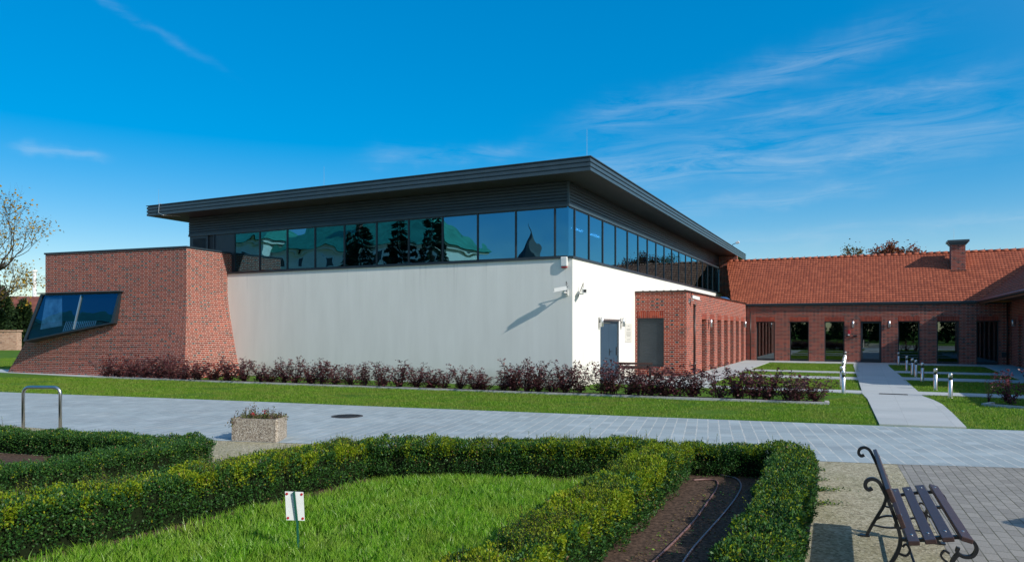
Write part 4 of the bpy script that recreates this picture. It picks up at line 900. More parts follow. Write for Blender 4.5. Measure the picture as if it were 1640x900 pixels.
# ------------------------------------------------------------------ box hedges
def hedge(label, path, width, h, young=.35, shoots=6, dens=8500, seed=0, shade=0):
    g = np.random.default_rng(seed); P0 = [Vector((*p, 0)) for p in path]; path = []
    for i in range(len(P0)-1):
        p0, p1, p2, p3 = P0[max(i-1, 0)], P0[i], P0[i+1], P0[min(i+2, len(P0)-1)]
        m_ = 8 if len(P0) > 2 else 1
        for k in range(m_): t = k/m_; path.append((.5*((2*p1)+(p2-p0)*t+(2*p0-5*p1+4*p2-p3)*t*t+(-p0+3*p1-3*p2+p3)*t**3)).to_2d())
    path.append(P0[-1].to_2d())
    segs = list(zip(path[:-1], path[1:])); tot = sum((q-p).length for p, q in segs)
    area = tot*(2*h+width)+2*width*h; n = int(area*dens)
    # sample along the length and around the cross-section
    s = g.uniform(-.03, tot+.03, n); per = 2*h+width; u = g.uniform(0, per, n)
    side = np.where(u < h, -1, np.where(u < h+width, 0, 1)); 
    off = np.where(side == -1, -width/2, np.where(side == 1, width/2, u-h-width/2)); z = np.where(side == -1, u, np.where(side == 1, u-h-width, h))
    N2 = np.stack([np.zeros(n), side.astype(float), (side == 0).astype(float)], 1)
    ne = int(width*h*dens*1.2)                                  # the two ends
    for e in (0, 1):
        s = np.r_[s, np.full(ne, -.02 if e == 0 else tot+.02)]; off = np.r_[off, g.uniform(-width/2, width/2, ne)]; z = np.r_[z, g.uniform(0, h, ne)]
        N2 = np.r_[N2, np.tile([-1. if e == 0 else 1., 0, 0], (ne, 1))]
    nk = int(tot*2*.09*dens)
    for e in (-1, 1):
        s = np.r_[s, g.uniform(-.02, tot+.02, nk)]; off = np.r_[off, e*width*.5*g.uniform(.86, 1.0, nk)]; z = np.r_[z, h-g.uniform(0, .055, nk)]; N2 = np.r_[N2, np.tile([0., .7*e, .7], (nk, 1))]
    n = len(s)
    # rounded shoulders, lumpy surface, leaves at different depth
    lump = (vnoise(np.c_[s*1.0, (off+z*1.3)], 5.0, seed+1)-.5)*.10+(vnoise(np.c_[s, off+z*1.1], 13., seed+2)-.5)*.06+(vnoise(np.c_[s, s*0+2.], 2.2, seed+4)-.5)*.05
    dep = lump-np.where(g.random(n) < .72, np.minimum(g.exponential(.022, n), .08), g.uniform(0, .12, n)); shx = np.clip((z/h-.8)/.2, 0, 1); off = off*(1-.08*shx**2); base_in = np.clip((.25-z/h)/.25, 0, 1)*.12; off *= 1-base_in
    s2 = s+N2[:, 0]*dep; off2 = off+N2[:, 1]*dep; z2 = z+N2[:, 2]*dep+g.normal(0, .008, n)-(N2[:, 2] > .5)*.018*np.abs(off/(width*.46))**6
    z2 = np.maximum(z2, .015); hole = np.clip((vnoise(np.c_[s*1.0, off+z*1.4], 7., seed+31)-.62)*5, 0, .8); keep = ~((z < .10) & (g.random(n) < .6)) & (g.random(n) > hole); s2, off2, z2, N2 = s2[keep], off2[keep], z2[keep], N2[keep]; n = len(s2)
    def place(s_, o_, z_):
        out = np.zeros((len(s_), 3)); rem = s_.copy(); acc = 0.; done = np.zeros(len(s_), bool)
        for i, (p, q) in enumerate(segs):
            L = (q-p).length; d = (q-p)/L; nn = Vector((-d.y, d.x)); m = (~done) & ((s_ <= acc+L) | (i == len(segs)-1)); k = s_[m]-acc
            out[m, 0] = p.x+d.x*k+nn.x*o_[m]; out[m, 1] = p.y+d.y*k+nn.y*o_[m]; out[m, 2] = z_[m]; done |= m; acc += L
        return out
    d0 = (path[-1]-path[0]).normalized(); n0 = Vector((-d0.y, d0.x)); B3 = np.array([[d0.x, d0.y, 0], [n0.x, n0.y, 0], [0, 0, 1]])
    P = place(s2, off2, z2); NW = N2@B3
    D = NW*.7+g.normal(0, .55, (n, 3))+[0, 0, .45]; NN = NW+g.normal(0, .6, (n, 3)); L = g.uniform(.018, .031, n)
    V, Fq = leaf_quads(P, D, NN, L, L*.58)
    yo = (g.random(n) < young*np.clip((z2/h-.45)/.45, 0.04, 1)*(.15+1.7*np.clip((vnoise(np.c_[s2, off2+.35*z2], 11., seed+9)*.65+vnoise(np.c_[s2, off2], 2.0, seed+19)*.35-.40)*4.5, 0, 1)))
    MI = yo.astype(int); MI[(g.random(n) < .012+.05*(vnoise(np.c_[s2, off2+z2], 4., seed+41) > .8))] = 2; Vs, Fs, Ms = [V], [Fq], [MI]; nv = len(V)
    # upright young shoots
    ns = int(shoots*tot*3.2); ss = g.uniform(0, tot, ns*2); oo = g.uniform(-width*.46, width*.46, ns*2); pk = np.argsort(-(vnoise(np.c_[ss, oo], 3.1, seed+51)+.45*g.random(ns*2)))[:ns]; ss, oo = ss[pk], oo[pk]; hh = g.uniform(.015, .085, ns)+np.where(g.random(ns) < .10, g.uniform(.03, .10, ns), 0)*(.5+vnoise(np.c_[ss, oo], 1.3, seed+11))
    stem = MB()
    for k in range(ns):
        z0 = h-.16; z1 = h+hh[k]; m = int((z1-z0)/.011); tt = np.linspace(0, 1, m); lean = g.normal(0, .03, 2)
        pp = place(np.full(m, ss[k])+lean[0]*tt, np.full(m, oo[k])*1.0+lean[1]*tt, z0+(z1-z0)*tt)
        stem.tube([pp[0], pp[-1]], [.0022, .0012], 3, cap=False)
        an = np.arange(m)*1.6+g.uniform(0, 6); Dd = np.stack([np.cos(an), np.sin(an), np.full(m, .6)], 1)+g.normal(0, .2, (m, 3)); Lk = g.uniform(.016, .025, m)*(1.1-.4*tt)
        v, f = leaf_quads(pp, Dd, np.tile([0., 0, 1.], (m, 1))+g.normal(0, .4, (m, 3)), Lk, Lk*.6); Vs.append(v); Fs.append(f+nv); nv += len(v); Ms.append((g.random(m) < .55+young).astype(int))
    o = np_mesh('box_hedge', np.concatenate(Vs), np.concatenate(Fs), [M['box_leaf'], M['box_young'], M['box_dry']], np.concatenate(Ms)); tag(o, label, 'hedge')
    # added near-black box fills the inside in place of shade; short trunks
    for p, q in segs:
        L = (q-p).length; d = (q-p)/L; nn = Vector((-d.y, d.x)); m = (p+q)/2; hw = width/2-.10
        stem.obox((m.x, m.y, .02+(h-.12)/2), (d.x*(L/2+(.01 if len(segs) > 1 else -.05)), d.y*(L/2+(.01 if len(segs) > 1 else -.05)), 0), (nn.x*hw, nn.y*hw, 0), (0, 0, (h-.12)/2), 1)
        for k in range(max(1, int(L/.11))):
            c = p+d*(min(.06, L/2)+k*.11)+nn*g.normal(0, width*.16); stem.tube([(c.x, c.y, -.01), (c.x+g.normal(0, .02), c.y+g.normal(0, .02), .16)], [.009, .006], 5, 0, cap=False)
    stem.build('stems', [M['stem'], M['box_core']], o); return o
HA_ = [(-5.35, 4.55), (-4.15, 5.95), (-3.05, 7.45), (-1.98, 9.12)]
hedge('long box hedge with yellow-green tips running diagonally along the left of the lawn', HA_, .62, .47, .75, 34, seed=1)
hedge('dark box hedge along the road behind the lawn, joining the two slanting hedges', [(-1.85, 9.12), (1.85, 9.12)], .46, .45, .42, 22, seed=2)
hedge('slanting box hedge with yellow-green shoots right of the lawn', [(-.35, 4.0), (.55, 5.85), (1.28, 7.4), (2.0, 8.95)], .50, .46, .9, 40, seed=3)
hedge('short box hedge closing the far end of the narrow soil bed', [(2.25, 9.3), (3.5, 9.12)], .42, .38, .25, 8, seed=4)
hedge('clipped box hedge beside the gravel, right of the narrow soil bed', [(1.55, 4.55), (2.13, 5.8), (2.83, 7.3), (3.54, 8.95)], .45, .43, .18, 12, seed=5)
hedge('low dark box hedge nearest the road at the left edge', [(-10.2, 11.7), (-7.6, 10.95), (-4.55, 10.15)], .50, .33, .08, 2, 7000, seed=6)
hedge('low dark box hedge slanting from the left edge to the planter end', [(-7.4, 6.0), (-5.75, 7.75), (-4.3, 9.85)], .50, .36, .06, 1, 7000, seed=7)

# dry leaves, clods and weeds on the open soil
SOIL_BED = [(.55, 5.0), (.95, 5.8), (1.75, 7.4), (2.42, 8.75), (3.2, 8.8), (2.55, 7.3), (1.9, 5.8), (1.55, 5.0)]
P2 = scatter(SOIL_BED, 420); n_ = len(P2); D = rng.normal(0, 1, (n_, 3))*[1, 1, .25]; L = rng.uniform(.012, .034, n_)
V, Fq = leaf_quads(np.c_[P2, rng.uniform(.013, .022, n_)], D, rng.normal(0, .35, (n_, 3))+[0, 0, 1], L, L*.6)
pw_ = vnoise(P2, 1.6, 77); tag(np_mesh('soil_litter', V, Fq, [M['box_dry'], M['box_leaf'], M['blade']], np.where(rng.random(n_) < .72, 0, np.where(pw_ > .6, 2, 1))), 'dry leaves and small weeds scattered over the narrow soil bed', 'litter', kind='stuff')
P2 = scatter([(-9.5, 9.6), (-5.2, 9.3), (-6.6, 7.6), (-9.5, 6.5)], 60); n_ = len(P2); L = rng.uniform(.02, .05, n_)
V, Fq = leaf_quads(np.c_[P2, rng.uniform(.013, .03, n_)], rng.normal(0, 1, (n_, 3))*[1, 1, .4], rng.normal(0, .35, (n_, 3))+[0, 0, 1], L, L*.6)
tag(np_mesh('soil_litter', V, Fq, [M['box_dry'], M['blade']], (rng.random(n_) < .5).astype(int)), 'dry leaves and weeds on the soil between the two low dark hedges', 'litter', kind='stuff')
# hoses and edging in the soil bed
def hose(name, label, pts, r, mat):
    P = [Vector((*G(*p), .02)) for p in pts]; out = []
    for i in range(len(P)-1):
        p0, p1, p2, p3 = P[max(i-1, 0)], P[i], P[i+1], P[min(i+2, len(P)-1)]
        for k in range(6):
            t = k/6; out.append(.5*((2*p1)+(p2-p0)*t+(2*p0-5*p1+4*p2-p3)*t*t+(-p0+3*p1-3*p2+p3)*t**3))
    out.append(P[-1]); return tag(MB().tube(out, r, 7).build(name, mat, None, True), label, 'hose')
hose('garden_hose', 'pinkish brown hose curving down the left side of the soil bed', [(1110, 771), (1132, 770), (1148, 773), (1147, 786), (1132, 808), (1112, 836), (1080, 870), (1050, 899), (1020, 930)], .011, M['hose_a'])
hose('garden_hose', 'pale grey hose down the right side of the soil bed', [(1150, 762), (1178, 768), (1187, 780), (1180, 797), (1163, 820), (1135, 852), (1112, 878), (1096, 900), (1075, 935)], .010, M['hose_b'])
kerb('garden_edging', 'thin dark edging strip along the gravel side of the clipped hedge', [(3.86, 9.0), (3.15, 7.45), (2.42, 5.9), (1.75, 4.4)], .02, .03, M['black_plastic'])
for i, (px, py, s, lab) in enumerate(((1318, 786, .26, 'large sprig of clipped box leaves on the gravel right of the hedge'), (1322, 808, .16, 'sprig of clipped box leaves lying nearest the bench on the gravel'), (1314, 754, .08, 'tiny clipping on the gravel near the road'), (1308, 770, .14, 'small sprig of clipped leaves close to the hedge corner'))):
    x, y = G(px, py); g = np.random.default_rng(50+i); n = int(420*s*2); P = np.c_[g.normal(0, s*.5, n), g.normal(0, s*.22, n), np.abs(g.normal(0, .016, n))+.012]
    V, Fq = leaf_quads(P, g.normal(0, 1, (n, 3))*[1, 1, .4], g.normal(0, .4, (n, 3))+[0, 0, 1], g.uniform(.02, .035, n), g.uniform(.012, .02, n))
    o = np_mesh('hedge_clipping', V, Fq, [M['box_leaf'], M['box_young']], (g.random(n) < .3).astype(int)); o.location = (x, y, 0); tag(o, lab, 'clippings', 'hedge clippings on the gravel')

# ------------------------------------------------------------------ planter, bike stand, manhole, plant marker
pa, pb_ = Vector(G(371, 706)), Vector(G(444, 709)); pd = (pb_-pa).normalized(); pw = (pb_-pa).length
pl = empty('concrete_planter', 'exposed-aggregate concrete planter with sparse autumn flowers by the road', 'planter', (pa.x, pa.y, 0), math.atan2(pd.y, pd.x))
oct_ = [(.0, .0), (pw-.03, 0), (pw, .03), (pw-.07, .28), (pw-.18, .60), (.12, .60), (.0, .52), (-.03, .25)]
b = MB(); PH = .385; n = 8; ci = Vector((pw/2-.03, .29, 0))
for k in range(n):
    j = (k+1) % n; p, q = Vector((*oct_[k], 0)), Vector((*oct_[j], 0)); pi, qi = ci+(p-ci)*.88, ci+(q-ci)*.88; zz_ = Vector((0, 0, PH))
    b.face([p, q, q+zz_, p+zz_]); b.face([p+zz_, q+zz_, qi+zz_, pi+zz_]); b.face([qi+zz_, pi+zz_, pi+zz_*.85, qi+zz_*.85])
o = b.build('bowl', M['aggregate'], pl)
b = MB(); b.face([tuple(ci+(Vector((*p, 0))-ci)*.885+Vector((0, 0, PH*.87))) for p in oct_]); b.build('soil', M['soil'], pl)
tag(pl)
pt = empty('planter_flowers', 'straggly autumn plants with a red bloom growing in the concrete planter', 'plants', (pa.x+pd.x*(pw/2-.03)-pd.y*.29, pa.y+pd.y*(pw/2-.03)+pd.x*.29, PH*.86), math.atan2(pd.y, pd.x))
g = np.random.default_rng(5); b = MB(); pts, dirs, mi = [], [], []
for k in range(70):
    x, y = g.uniform(-.36, .34), g.uniform(-.22, .22); hgt = g.uniform(.04, .12)+(.13*g.random() if g.random() < .35 else 0); tip = Vector((x+g.normal(0, .05), y+g.normal(0, .05), hgt)); b.tube([(x, y, 0), tip], [.004, .002], 3, cap=False)
    for _ in range(22): f = g.uniform(.1, 1.05); pts.append(Vector((x, y, 0)).lerp(tip, f)+Vector(g.normal(0, .022, 3))); dirs.append(g.normal(0, 1, 3)); mi.append(0 if hgt < .13 or g.random() < .35 else 1)
for k in range(120): f = g.random(); pts.append(Vector((-.36-.05*f+g.normal(0, .03), -.24-.08*f+g.normal(0, .02), .06-.12*f+g.normal(0, .02)))); dirs.append(g.normal(0, 1, 3)); mi.append(0 if g.random() < .5 else 1)
for c in ((.12, -.12, .16), (-.05, -.2, .13)):
    for _ in range(16): pts.append(Vector(c)+Vector(g.normal(0, .012, 3))); dirs.append(g.normal(0, 1, 3)); mi.append(2)
P = np.array([tuple(p) for p in pts]); V, Fq = leaf_quads(P, np.array(dirs), g.normal(0, 1, (len(P), 3)), g.uniform(.02, .042, len(P)), g.uniform(.014, .026, len(P)))
b.build('stems', M['stem'], pt); np_mesh('foliage', V, Fq, [M['planter_leaf'], M['planter_dead'], M['petal']], mi, pt)

bs = empty('bike_stand', 'bent galvanised steel bicycle stand beside the road at the left', 'bike stand', (-7.83, 11.85, 0), R(-3))
arc = [(-.32, 0, -.05)]+[(-.32+.11-.11*math.cos(a), 0, .81+.11*math.sin(a)) for a in np.linspace(0, math.pi/2, 7)]+[(.32-.11+.11*math.sin(a), 0, .81+.11*math.cos(a)) for a in np.linspace(0, math.pi/2, 7)]+[(.32, 0, -.05)]
MB().tube(arc, .026, 12).build('hoop', M['steel'], bs, True)
for x in (-.32, .32): MB().lathe([(.0, .012), (.05, .012), (.055, 0)], (x, 0, .004), 14).build('foot_plate', M['steel'], bs)
mh = empty('manhole_cover', 'round dark iron manhole cover in the grey block road', 'manhole cover', (*G(556, 667), .008), 0)
MB().lathe([(0, .004), (.30, .004), (.30, .008), (.335, .008), (.34, 0)], (0, 0, 0), 36).build('ring', M['rust_iron'], mh)
b = MB()
for k in range(-4, 5):
    w_ = math.sqrt(max(.0, .27**2-(k*.06)**2)); b.box(-w_, w_, k*.06-.014, k*.06+.014, .004, .011)
for k in range(-3, 4): b.box(k*.08-.01, k*.08+.01, -.2, .2, .004, .0095)
b.build('pattern', M['louvre'], mh)
# plant marker (seen from behind)
sx, sy = G(479, 897); sg = empty('plant_marker', 'small white sign plate with four red rivets on a thin green stake', 'sign', (sx, sy, 0), R(4))
b = MB(); b.tube([(0, 0, -.05), (-.012, -.006, .3), (-.038, -.012, .565)], .0105, 4); b.build('stake', M['green_paint'], sg)
c = Vector((-.035, .006, .445)); ux, uz = Vector((.074, .0, -.004)), Vector((-.006, .002, .117))
b = MB(); b.obox(c, ux, (0, .002, 0), uz); b.build('plate', M['sign_white'], sg)
for a in (-1, 1):
    for d in (-1, 1):
        q = c+ux*a*.80+uz*d*.84; b = MB(); b.tube([q+Vector((0, -.006, 0)), q+Vector((0, -.002, 0))], .0105, 10); b.build('rivet', M['red_plastic'], sg)

# ------------------------------------------------------------------ park bench
BE, BF = Vector((.4117, .9113, 0)), Vector((.9113, -.4117, 0)); BO = Vector((2.687, 4.928, 0))
bench = empty('park_bench', 'cast-iron park bench with dark brown wooden planks, standing on the gravel edge', 'bench', BO, math.atan2(BF.y, BF.x))
# local: x = forward, y = along the length, z = up
def cr_spline(pts, k=6):
    P = [Vector((p[0], 0, p[1])) for p in pts]; out = []
    for i in range(len(P)-1):
        p0, p1, p2, p3 = P[max(i-1, 0)], P[i], P[i+1], P[min(i+2, len(P)-1)]
        for q in range(k): t = q/k; out.append(.5*((2*p1)+(p2-p0)*t+(2*p0-5*p1+4*p2-p3)*t*t+(-p0+3*p1-3*p2+p3)*t**3))
    out.append(P[-1]); return out
def spiral(cx, cz, r0, r1, a0, a1, n=14): return [(cx+(r0+(r1-r0)*t)*math.cos(a0+(a1-a0)*t), cz+(r0+(r1-r0)*t)*math.sin(a0+(a1-a0)*t)) for t in np.linspace(0, 1, n)]
curves = [
 ([(-.15, .0), (-.11, .09), (-.06, .19), (-.005, .30), (.015, .40), (-.012, .52), (-.06, .66), (-.105, .765), (-.13, .80), (-.165, .812), (-.20, .795), (-.21, .755), (-.188, .732), (-.165, .745)], .016),
 ([(.015, .40), (.10, .40), (.20, .425), (.31, .448), (.40, .455), (.455, .435), (.475, .385), (.45, .335), (.40, .325), (.362, .35), (.368, .385)], .015),
 ([(.372, .345), (.34, .30), (.322, .23), (.335, .15), (.375, .07), (.43, .015), (.445, 0)], .016),
 ([(-.075, .16)]+[(-.02, .195), (.05, .21), (.11, .19), (.145, .15)]+spiral(.105, .135, .045, .012, .3, -4.2, 9), .010),
 ([(.355, .16), (.30, .20), (.235, .21), (.175, .19), (.145, .15)]+spiral(.19, .135, .045, .012, 2.8, 7.3, 9), .010),
 ([(-.10, .115), (.02, .10), (.145, .115), (.27, .10), (.37, .115)], .009),
 ([(-.01, .30), (.05, .285), (.075, .33), (.05, .365), (.028, .345)], .009),
 ([(.36, .23), (.31, .265), (.265, .31), (.285, .35), (.315, .335)], .009),
]
for ty in (.17, 1.66):
    b = MB()
    for pts, r in curves:
        c = cr_spline(pts, 4); b.sweep([p+Vector((0, ty, 0)) for p in c], [(-r*1.15, -r*.75), (r*1.15, -r*.75), (r*1.15, r*.75), (-r*1.15, r*.75)], (0, 1, 0))
    b.box(-.20, -.12, ty-.03, ty+.03, 0, .018); b.box(.405, .475, ty-.03, ty+.03, 0, .018)
    b.build('end_frame', M['iron'], bench, bevel=.004)
b = MB(); b.tube([(.14, .17, .118), (.14, 1.66, .118)], .010, 8); b.build('stretcher', M['iron'], bench, True)
PL = 1.773
for x, z, t in ((.085, .422, 8), (.185, .445, 12), (.288, .472, 10), (.395, .482, -14)):
    pk = MB(); a = R(t); pk.obox((0, PL/2, 0), (.036*math.cos(a), 0, .036*math.sin(a)), (0, PL/2, 0), (-.016*math.sin(a), 0, .016*math.cos(a)))
    o = pk.build('seat_plank', M['wood'], bench, loc=(x, 0, z), bevel=.005)
    bo = MB()
    for ty in (.17, 1.66): bo.lathe([(.010, .0165), (.009, .020), (0, .0215)], (0, ty, 0), 10)
    bo.build('bolt', M['steel'], o)
for x, z, t in ((-.022, .565, 109), (-.085, .737, 112)):
    pk = MB(); a = R(t); pk.obox((0, PL/2, 0), (.05*math.cos(a), 0, .05*math.sin(a)), (0, PL/2, 0), (.016*math.sin(a), 0, -.016*math.cos(a)))
    o = pk.build('back_plank', M['wood'], bench, loc=(x+.028, 0, z), bevel=.005)
    bo = MB(); nv_ = Vector((math.sin(a), 0, -math.cos(a)))
    for ty in (.17, 1.66):
        c = Vector((0, ty, 0)); bo.tube([c+nv_*.015, c+nv_*.0205], .009, 8); bo.tube([c-nv_*.03, c-nv_*.045], .009, 8)
    bo.build('bolt', M['steel'], o)
# invented bin, unseen outside the frame, added to cast a shadow on the yard
lb = empty('shadow_bin', 'unseen slatted bin added on the block paving right of the bench to cast a shadow', 'litter bin', (5.98, 6.1, .006), R(24))
b = MB()
for a, c in ((-.21, -.19), (.19, .21)): b.box(a, c, -.21, .21, .05, .72); b.box(-.19, .19, a, c, .05, .72)
b.box(-.19, .19, -.19, .19, .05, .07); b.build('liner', M['iron'], lb)
for sd in range(4):
    b = MB(); rm = Matrix.Rotation(sd*math.pi/2, 3, 'Z')
    for k in range(5): b.obox(rm @ Vector((-.18+k*.09, -.235, .40)), rm @ Vector((.036, 0, 0)), rm @ Vector((0, .014, 0)), (0, 0, .34))
    b.build('slat_panel', M['wood'], lb)

# ------------------------------------------------------------------ trees and far things
def branch_tree(name, label, loc, h, spread, seed, leaf, leaf_n, lsize, trunk_r=.2, depth=4, cat='tree', leaf_spread=.3, first=.35):
    g = np.random.default_rng(seed); b = MB(); ends = []
    def grow(p, d, L, r, lv):
        n = 4; path = [p.copy()]
        for k in range(n):
            d = (d+Vector(g.normal(0, .13, 3))+Vector((0, 0, .05))).normalized(); p = p+d*L/n; path.append(p.copy())
            if lv >= 2: ends.append((p.copy(), d.copy(), lv))
        b.tube(path, list(np.linspace(r, r*.55, n+1)), 6 if lv < 2 else 3, cap=False)
        if lv >= depth: return
        for k in range(3 if lv > 0 else 6):
            ang = g.uniform(0, 6.28); o = d.orthogonal().normalized(); o = Matrix.Rotation(ang, 3, d) @ o; tl = g.uniform(.45, .95)*spread
            nd = (d+o*tl).normalized(); q = path[g.integers(2, n+1)] if lv > 0 else path[g.integers(2, n+1)]
            grow(q, nd, L*g.uniform(.58, .8), r*.5, lv+1)
    grow(Vector((0, 0, 0)), Vector((0, 0, 1)), h*first, trunk_r, 0)
    t = empty(name, label, cat, loc); b.build('trunk', M['bark'], t)
    E = [ends[i] for i in g.integers(0, len(ends), leaf_n)]; P = np.array([tuple(e[0]) for e in E])+g.normal(0, leaf_spread, (leaf_n, 3)); D = g.normal(0, 1, (leaf_n, 3)); L = lsize*g.uniform(.6, 1.3, leaf_n)
    V, Fq = leaf_quads(P, D, g.normal(0, 1, (leaf_n, 3)), L, L*.75); np_mesh('crown', V, Fq, [leaf], None, t); return t
branch_tree('autumn_tree', 'nearly bare tree with sparse yellow leaves at the left edge', (-44.5, 58, -.3), 13.8, 1.0, 12, M['yellow_leaf'], 2800, .20, .32, 6)
def conifer(label, loc, h, r, seed, mat, n=5000, ls=.28, cat='conifer', name='conifer_tree', group=None, droop=.25, layers=0):
    g = np.random.default_rng(seed); t = empty(name, label, cat, loc, 0, group); MB().tube([(0, 0, -.2), (0, 0, h*.96)], [.03*h*.5, .02], 8).build('trunk', M['bark'], t)
    P, D = [], []
    z = g.beta(1.15, 1.7, n)*.97+.02; a = g.uniform(0, 6.28, n); prof = (1-z)**.85*(.75+.25*vnoise(np.c_[z*9, a*0+seed], 1., seed))
    if layers:
        lv = np.round(z*layers)/layers; z = lv+(g.random(n)-.5)*.35/layers; na = 9+(lv*layers).astype(int) % 3; a = np.round(a/6.283*na)/na*6.283+lv*17+g.normal(0, .10, n); prof = (1.02-np.clip(z, 0, 1))**.9*(.78+.3*vnoise(np.c_[lv*31, a*2], 1., seed))
    rr = r*prof*np.sqrt(g.uniform(.12, 1, n)); 
    P = np.c_[rr*np.cos(a), rr*np.sin(a), z*h-(droop*rr if layers else 0)+g.normal(0, .05, n)]; D = np.c_[np.cos(a), np.sin(a), np.full(n, -.1 if layers else .6)]+g.normal(0, .45, (n, 3))
    L = ls*g.uniform(.6, 1.3, n); V, Fq = leaf_quads(P, D, g.normal(0, .6, (n, 3))+[0, 0, .8], L, L*.55); np_mesh('crown', V, Fq, [mat], None, t); return t
conifer('dark green thuja at the far left edge behind the old wall', (-48.8, 68, 0), 6.0, 2.3, 3, M['conifer'], 6000, .30)
conifer('dark green thuja right beside the flared brick block', (-45.3, 66, 0), 4.6, 1.9, 4, M['conifer'], 5000, .30)
conifer('low bushy conifer behind the old wall left of the brick block', (-46.2, 64, 0), 3.6, 2.4, 5, M['conifer'], 5000, .30)
conifer('yellow autumn bush between the dark conifers at the left', (-47.8, 70, 0), 4.2, 1.3, 6, M['yellow_leaf'], 1400, .28, 'bush', 'yellow_bush')
def clump_tree(name, label, loc, cz, rx, rz, nb, nl, br, mat, seed, ls):
    g = np.random.default_rng(seed); t = empty(name, label, 'tree', loc); b = MB(); b.tube([(0, 0, -.1), (.1, 0, cz*.5), (0, .1, cz)], [.22, .17, .10], 8); P = []
    for k in range(nb):
        d = unit(g.normal(0, 1, 3)); rr = g.uniform(.45, 1.)**.5; c = np.array([d[0]*rx*rr, d[1]*rx*rr, cz+d[2]*rz*rr]); P.append(c+g.normal(0, br*g.uniform(.6, 1.2), (nl, 3)))
        m = np.array([0, 0, cz*.7])*.45+c*.55+g.normal(0, .2, 3); b.tube([(0, 0, cz*.6), tuple(m), tuple(c)], [.07, .045, .015], 4, cap=False)
    P = np.concatenate(P); L = ls*g.uniform(.6, 1.3, len(P)); V, Fq = leaf_quads(P, g.normal(0, 1, (len(P), 3)), g.normal(0, 1, (len(P), 3)), L, L*.75)
    b.build('trunk', M['bark'], t); np_mesh('crown', V, Fq, [mat], None, t); return t
clump_tree('rust_tree', 'tree with compact rusty red autumn crown showing above the tiled roof', (32.3, 60, 0), 6.3, 2.5, 2.55, 90, 120, .30, M['rust_leaf'], 21, .20)
clump_tree('sparse_tree', 'thin sparse tree top showing above the roof left of the rusty tree', (28.7, 60, 0), 6.9, 1.2, 1.9, 40, 26, .26, M['olive_leaf'], 22, .18)
# old boundary wall
x, y = -48, 62
ow = MB(); ow.box(-26, 3.6, -.2, .2, -.1, 1.5); wl_ = ow.build('old_wall', M['old_brick'], None, loc=(-48.4, 62, 0), rz=R(-2)); tag(wl_, 'old pale brick boundary wall beyond the lawn at the far left', 'wall')
b = MB(); b.box(-26, 3.6, -.26, .26, 1.5, 1.6); b.build('coping', M['kerb'], wl_)
b = MB(); b.box(3.7, 5.6, -.3, .3, -.1, 1.62); b.box(3.62, 5.68, -.36, .36, 1.62, 1.74); b.build('pillar', M['old_brick'], wl_)
# distant house and mast
hs = empty('distant_house', 'distant house with a dull red roof behind the conifers', 'house', (-84, 118, 0), R(12))
MB().box(-9, 9, -5, 5, -.1, 3.8).build('wall', M['plaster'], hs)
b = MB(); b.face([(-9.5, -5.6, 3.6), (9.5, -5.6, 3.6), (7, 0, 7.2), (-7, 0, 7.2)]); b.face([(9.5, 5.6, 3.6), (-9.5, 5.6, 3.6), (-7, 0, 7.2), (7, 0, 7.2)]); b.face([(9.5, -5.6, 3.6), (9.5, 5.6, 3.6), (7, 0, 7.2)]); b.face([(-9.5, 5.6, 3.6), (-9.5, -5.6, 3.6), (-7, 0, 7.2)]); b.build('roof', M['far_roof'], hs)
for k in range(4): MB().box(-7+k*4, -5.8+k*4, -5.06, -4.99, 1.2, 2.6).build('window', M['frame'], hs)
ms = empty('white_mast', 'tall slim white mast rising behind the distant red roof', 'mast', (-80.5, 120, 0)); b = MB(); b.tube([(0, 0, 0), (0, 0, 11.3)], [.35, .28], 12); b.build('pole', M['white_plastic'], ms, True)
b = MB(); b.lathe([(.28, 11.3), (.45, 11.35), (.45, 11.7), (0, 11.75)], (0, 0, 0), 12); b.build('head', M['white_plastic'], ms)

# what the long glazed band mirrors: the old palace, spruces and spires across the garden
pal = empty('old_palace', 'white plastered palace with green copper roof, mirrored in the left panes of the glazing', 'palace', BLOC, BRZ)
b = MB(); b.box(-78, -64.6, -62, -50, 0, 13.5); b.box(-64.6, -38, -63, -52, 0, 12.0); b.build('wall', M['plaster'], pal)
b = MB(); b.box(-78.4, -64.2, -62.4, -49.6, 13.5, 13.9); b.box(-64.2, -37.6, -63.4, -51.6, 12.0, 12.35); b.build('cornice', M['plaster'], pal)
b = MB()
def hip(b, x0, x1, y0, y1, z0, z1, e):
    ym = (y0+y1)/2; A = [(x0, y0, z0), (x1, y0, z0), (x1, y1, z0), (x0, y1, z0)]; r0, r1 = (x0+e, ym, z1), (x1-e, ym, z1)
    b.face([A[0], A[1], r1, r0]); b.face([A[1], A[2], r1]); b.face([A[2], A[3], r0, r1]); b.face([A[3], A[0], r0])
hip(b, -78.8, -63.8, -62.8, -49.2, 13.9, 17.2, 5); hip(b, -65, -37.2, -63.8, -51.2, 12.35, 17.6, 6); b.build('roof', M['copper_green'], pal)
b = MB(); b.box(-51.6, -50.6, -54.6, -53.6, 12, 16.6); b.build('chimney', M['brick'], pal)
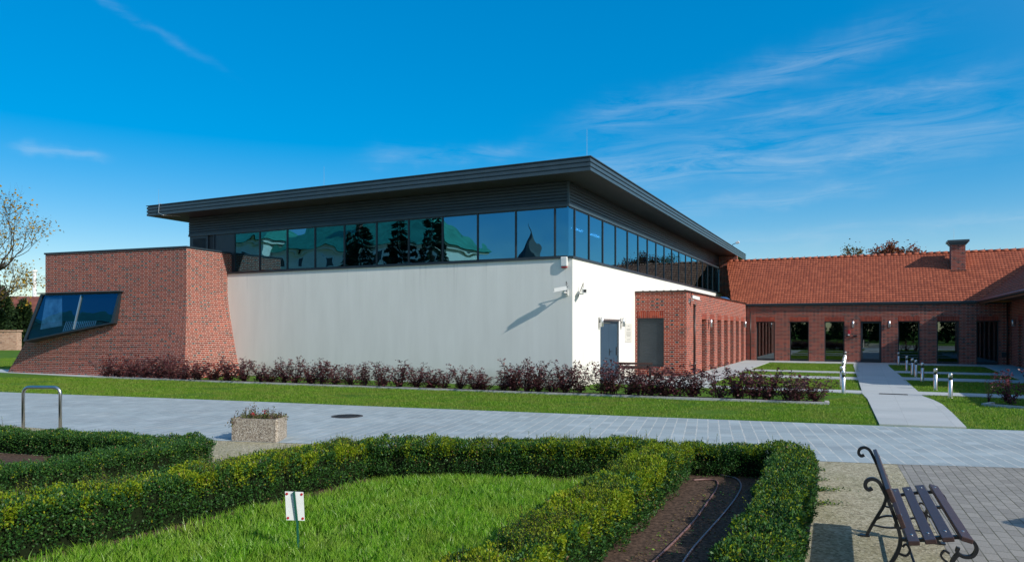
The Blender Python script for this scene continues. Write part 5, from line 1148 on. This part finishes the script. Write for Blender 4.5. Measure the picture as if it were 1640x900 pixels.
for k in range(9):
    x = -76+k*4.2; yf = -50 if x < -65 else -52
    for z in (3, 7.4, 9.9 if x > -65 else 10.5):
        f = MB().box(x-.65, x+.65, yf, yf+.08, z, z+1.7).build('window', M['white_plastic'], pal); MB().box(x-.5, x+.5, yf+.081, yf+.09, z+.12, z+1.58).build('pane', M['frame'], f)
for i, (x, v, h, r) in enumerate(((-33.6, -32, 12.4, 3.6), (-29.4, -32, 12.3, 3.3), (-26.0, -32, 12.4, 3.8), (-38.5, -36, 11.5, 3.2))):
    lab = ['dark spruce mirrored in the glazing, in front of the palace end', 'dark spruce mirrored in the middle panes of the glazing', 'dark spruce mirrored in the glazing, nearest the clear blue panes', 'shorter dark spruce mirrored in front of the green palace roof'][i]
    conifer(lab, W(x, v), h, r, 40+i, M['spruce'], 9000, .34, 'spruce', 'spruce_tree', 'spruces mirrored in the glazing', .35, 22)
sp = empty('spire_tower', 'dark pointed tower roof mirrored in the right-hand front pane', 'tower', W(-29.5, -60), -TH)
b = MB(); b.box(-1.6, 1.6, -1.6, 1.6, 0, 9.6); b.build('wall', M['plaster'], sp)
b = MB(); b.lathe([(2.1, 9.6), (1.7, 10.3), (1.0, 11.9), (.35, 13.0), (.08, 13.5), (.05, 14.8), (0, 14.8)], (0, 0, 0), 8); b.build('spire', M['slate'], sp)
sp2 = empty('slim_turret', 'slim dark turret mirrored between the spruces and the clear panes', 'tower', W(-39.0, -60), -TH)
b = MB(); b.lathe([(.9, 0), (.9, 10.6), (1.0, 10.7), (.5, 11.6), (.35, 12.6), (.4, 12.7), (.06, 13.2), (.04, 14.2), (0, 14.2)], (0, 0, 0), 8); b.build('turret', M['slate'], sp2)
# unseen trees behind the viewer, added to darken the courtyard windows' reflections

for i in range(13):
    x = -36+i*3.6+random.uniform(-.6, .6); y = -23+random.uniform(-2, 2)
    conifer('dark garden tree behind the viewer, mirrored in the courtyard windows', (x, y, 0), random.uniform(5.0, 6.3), random.uniform(2.2, 2.8), 60+i, M['conifer'], 2600, .42, 'tree', 'garden_tree', 'garden trees mirrored in the courtyard windows')
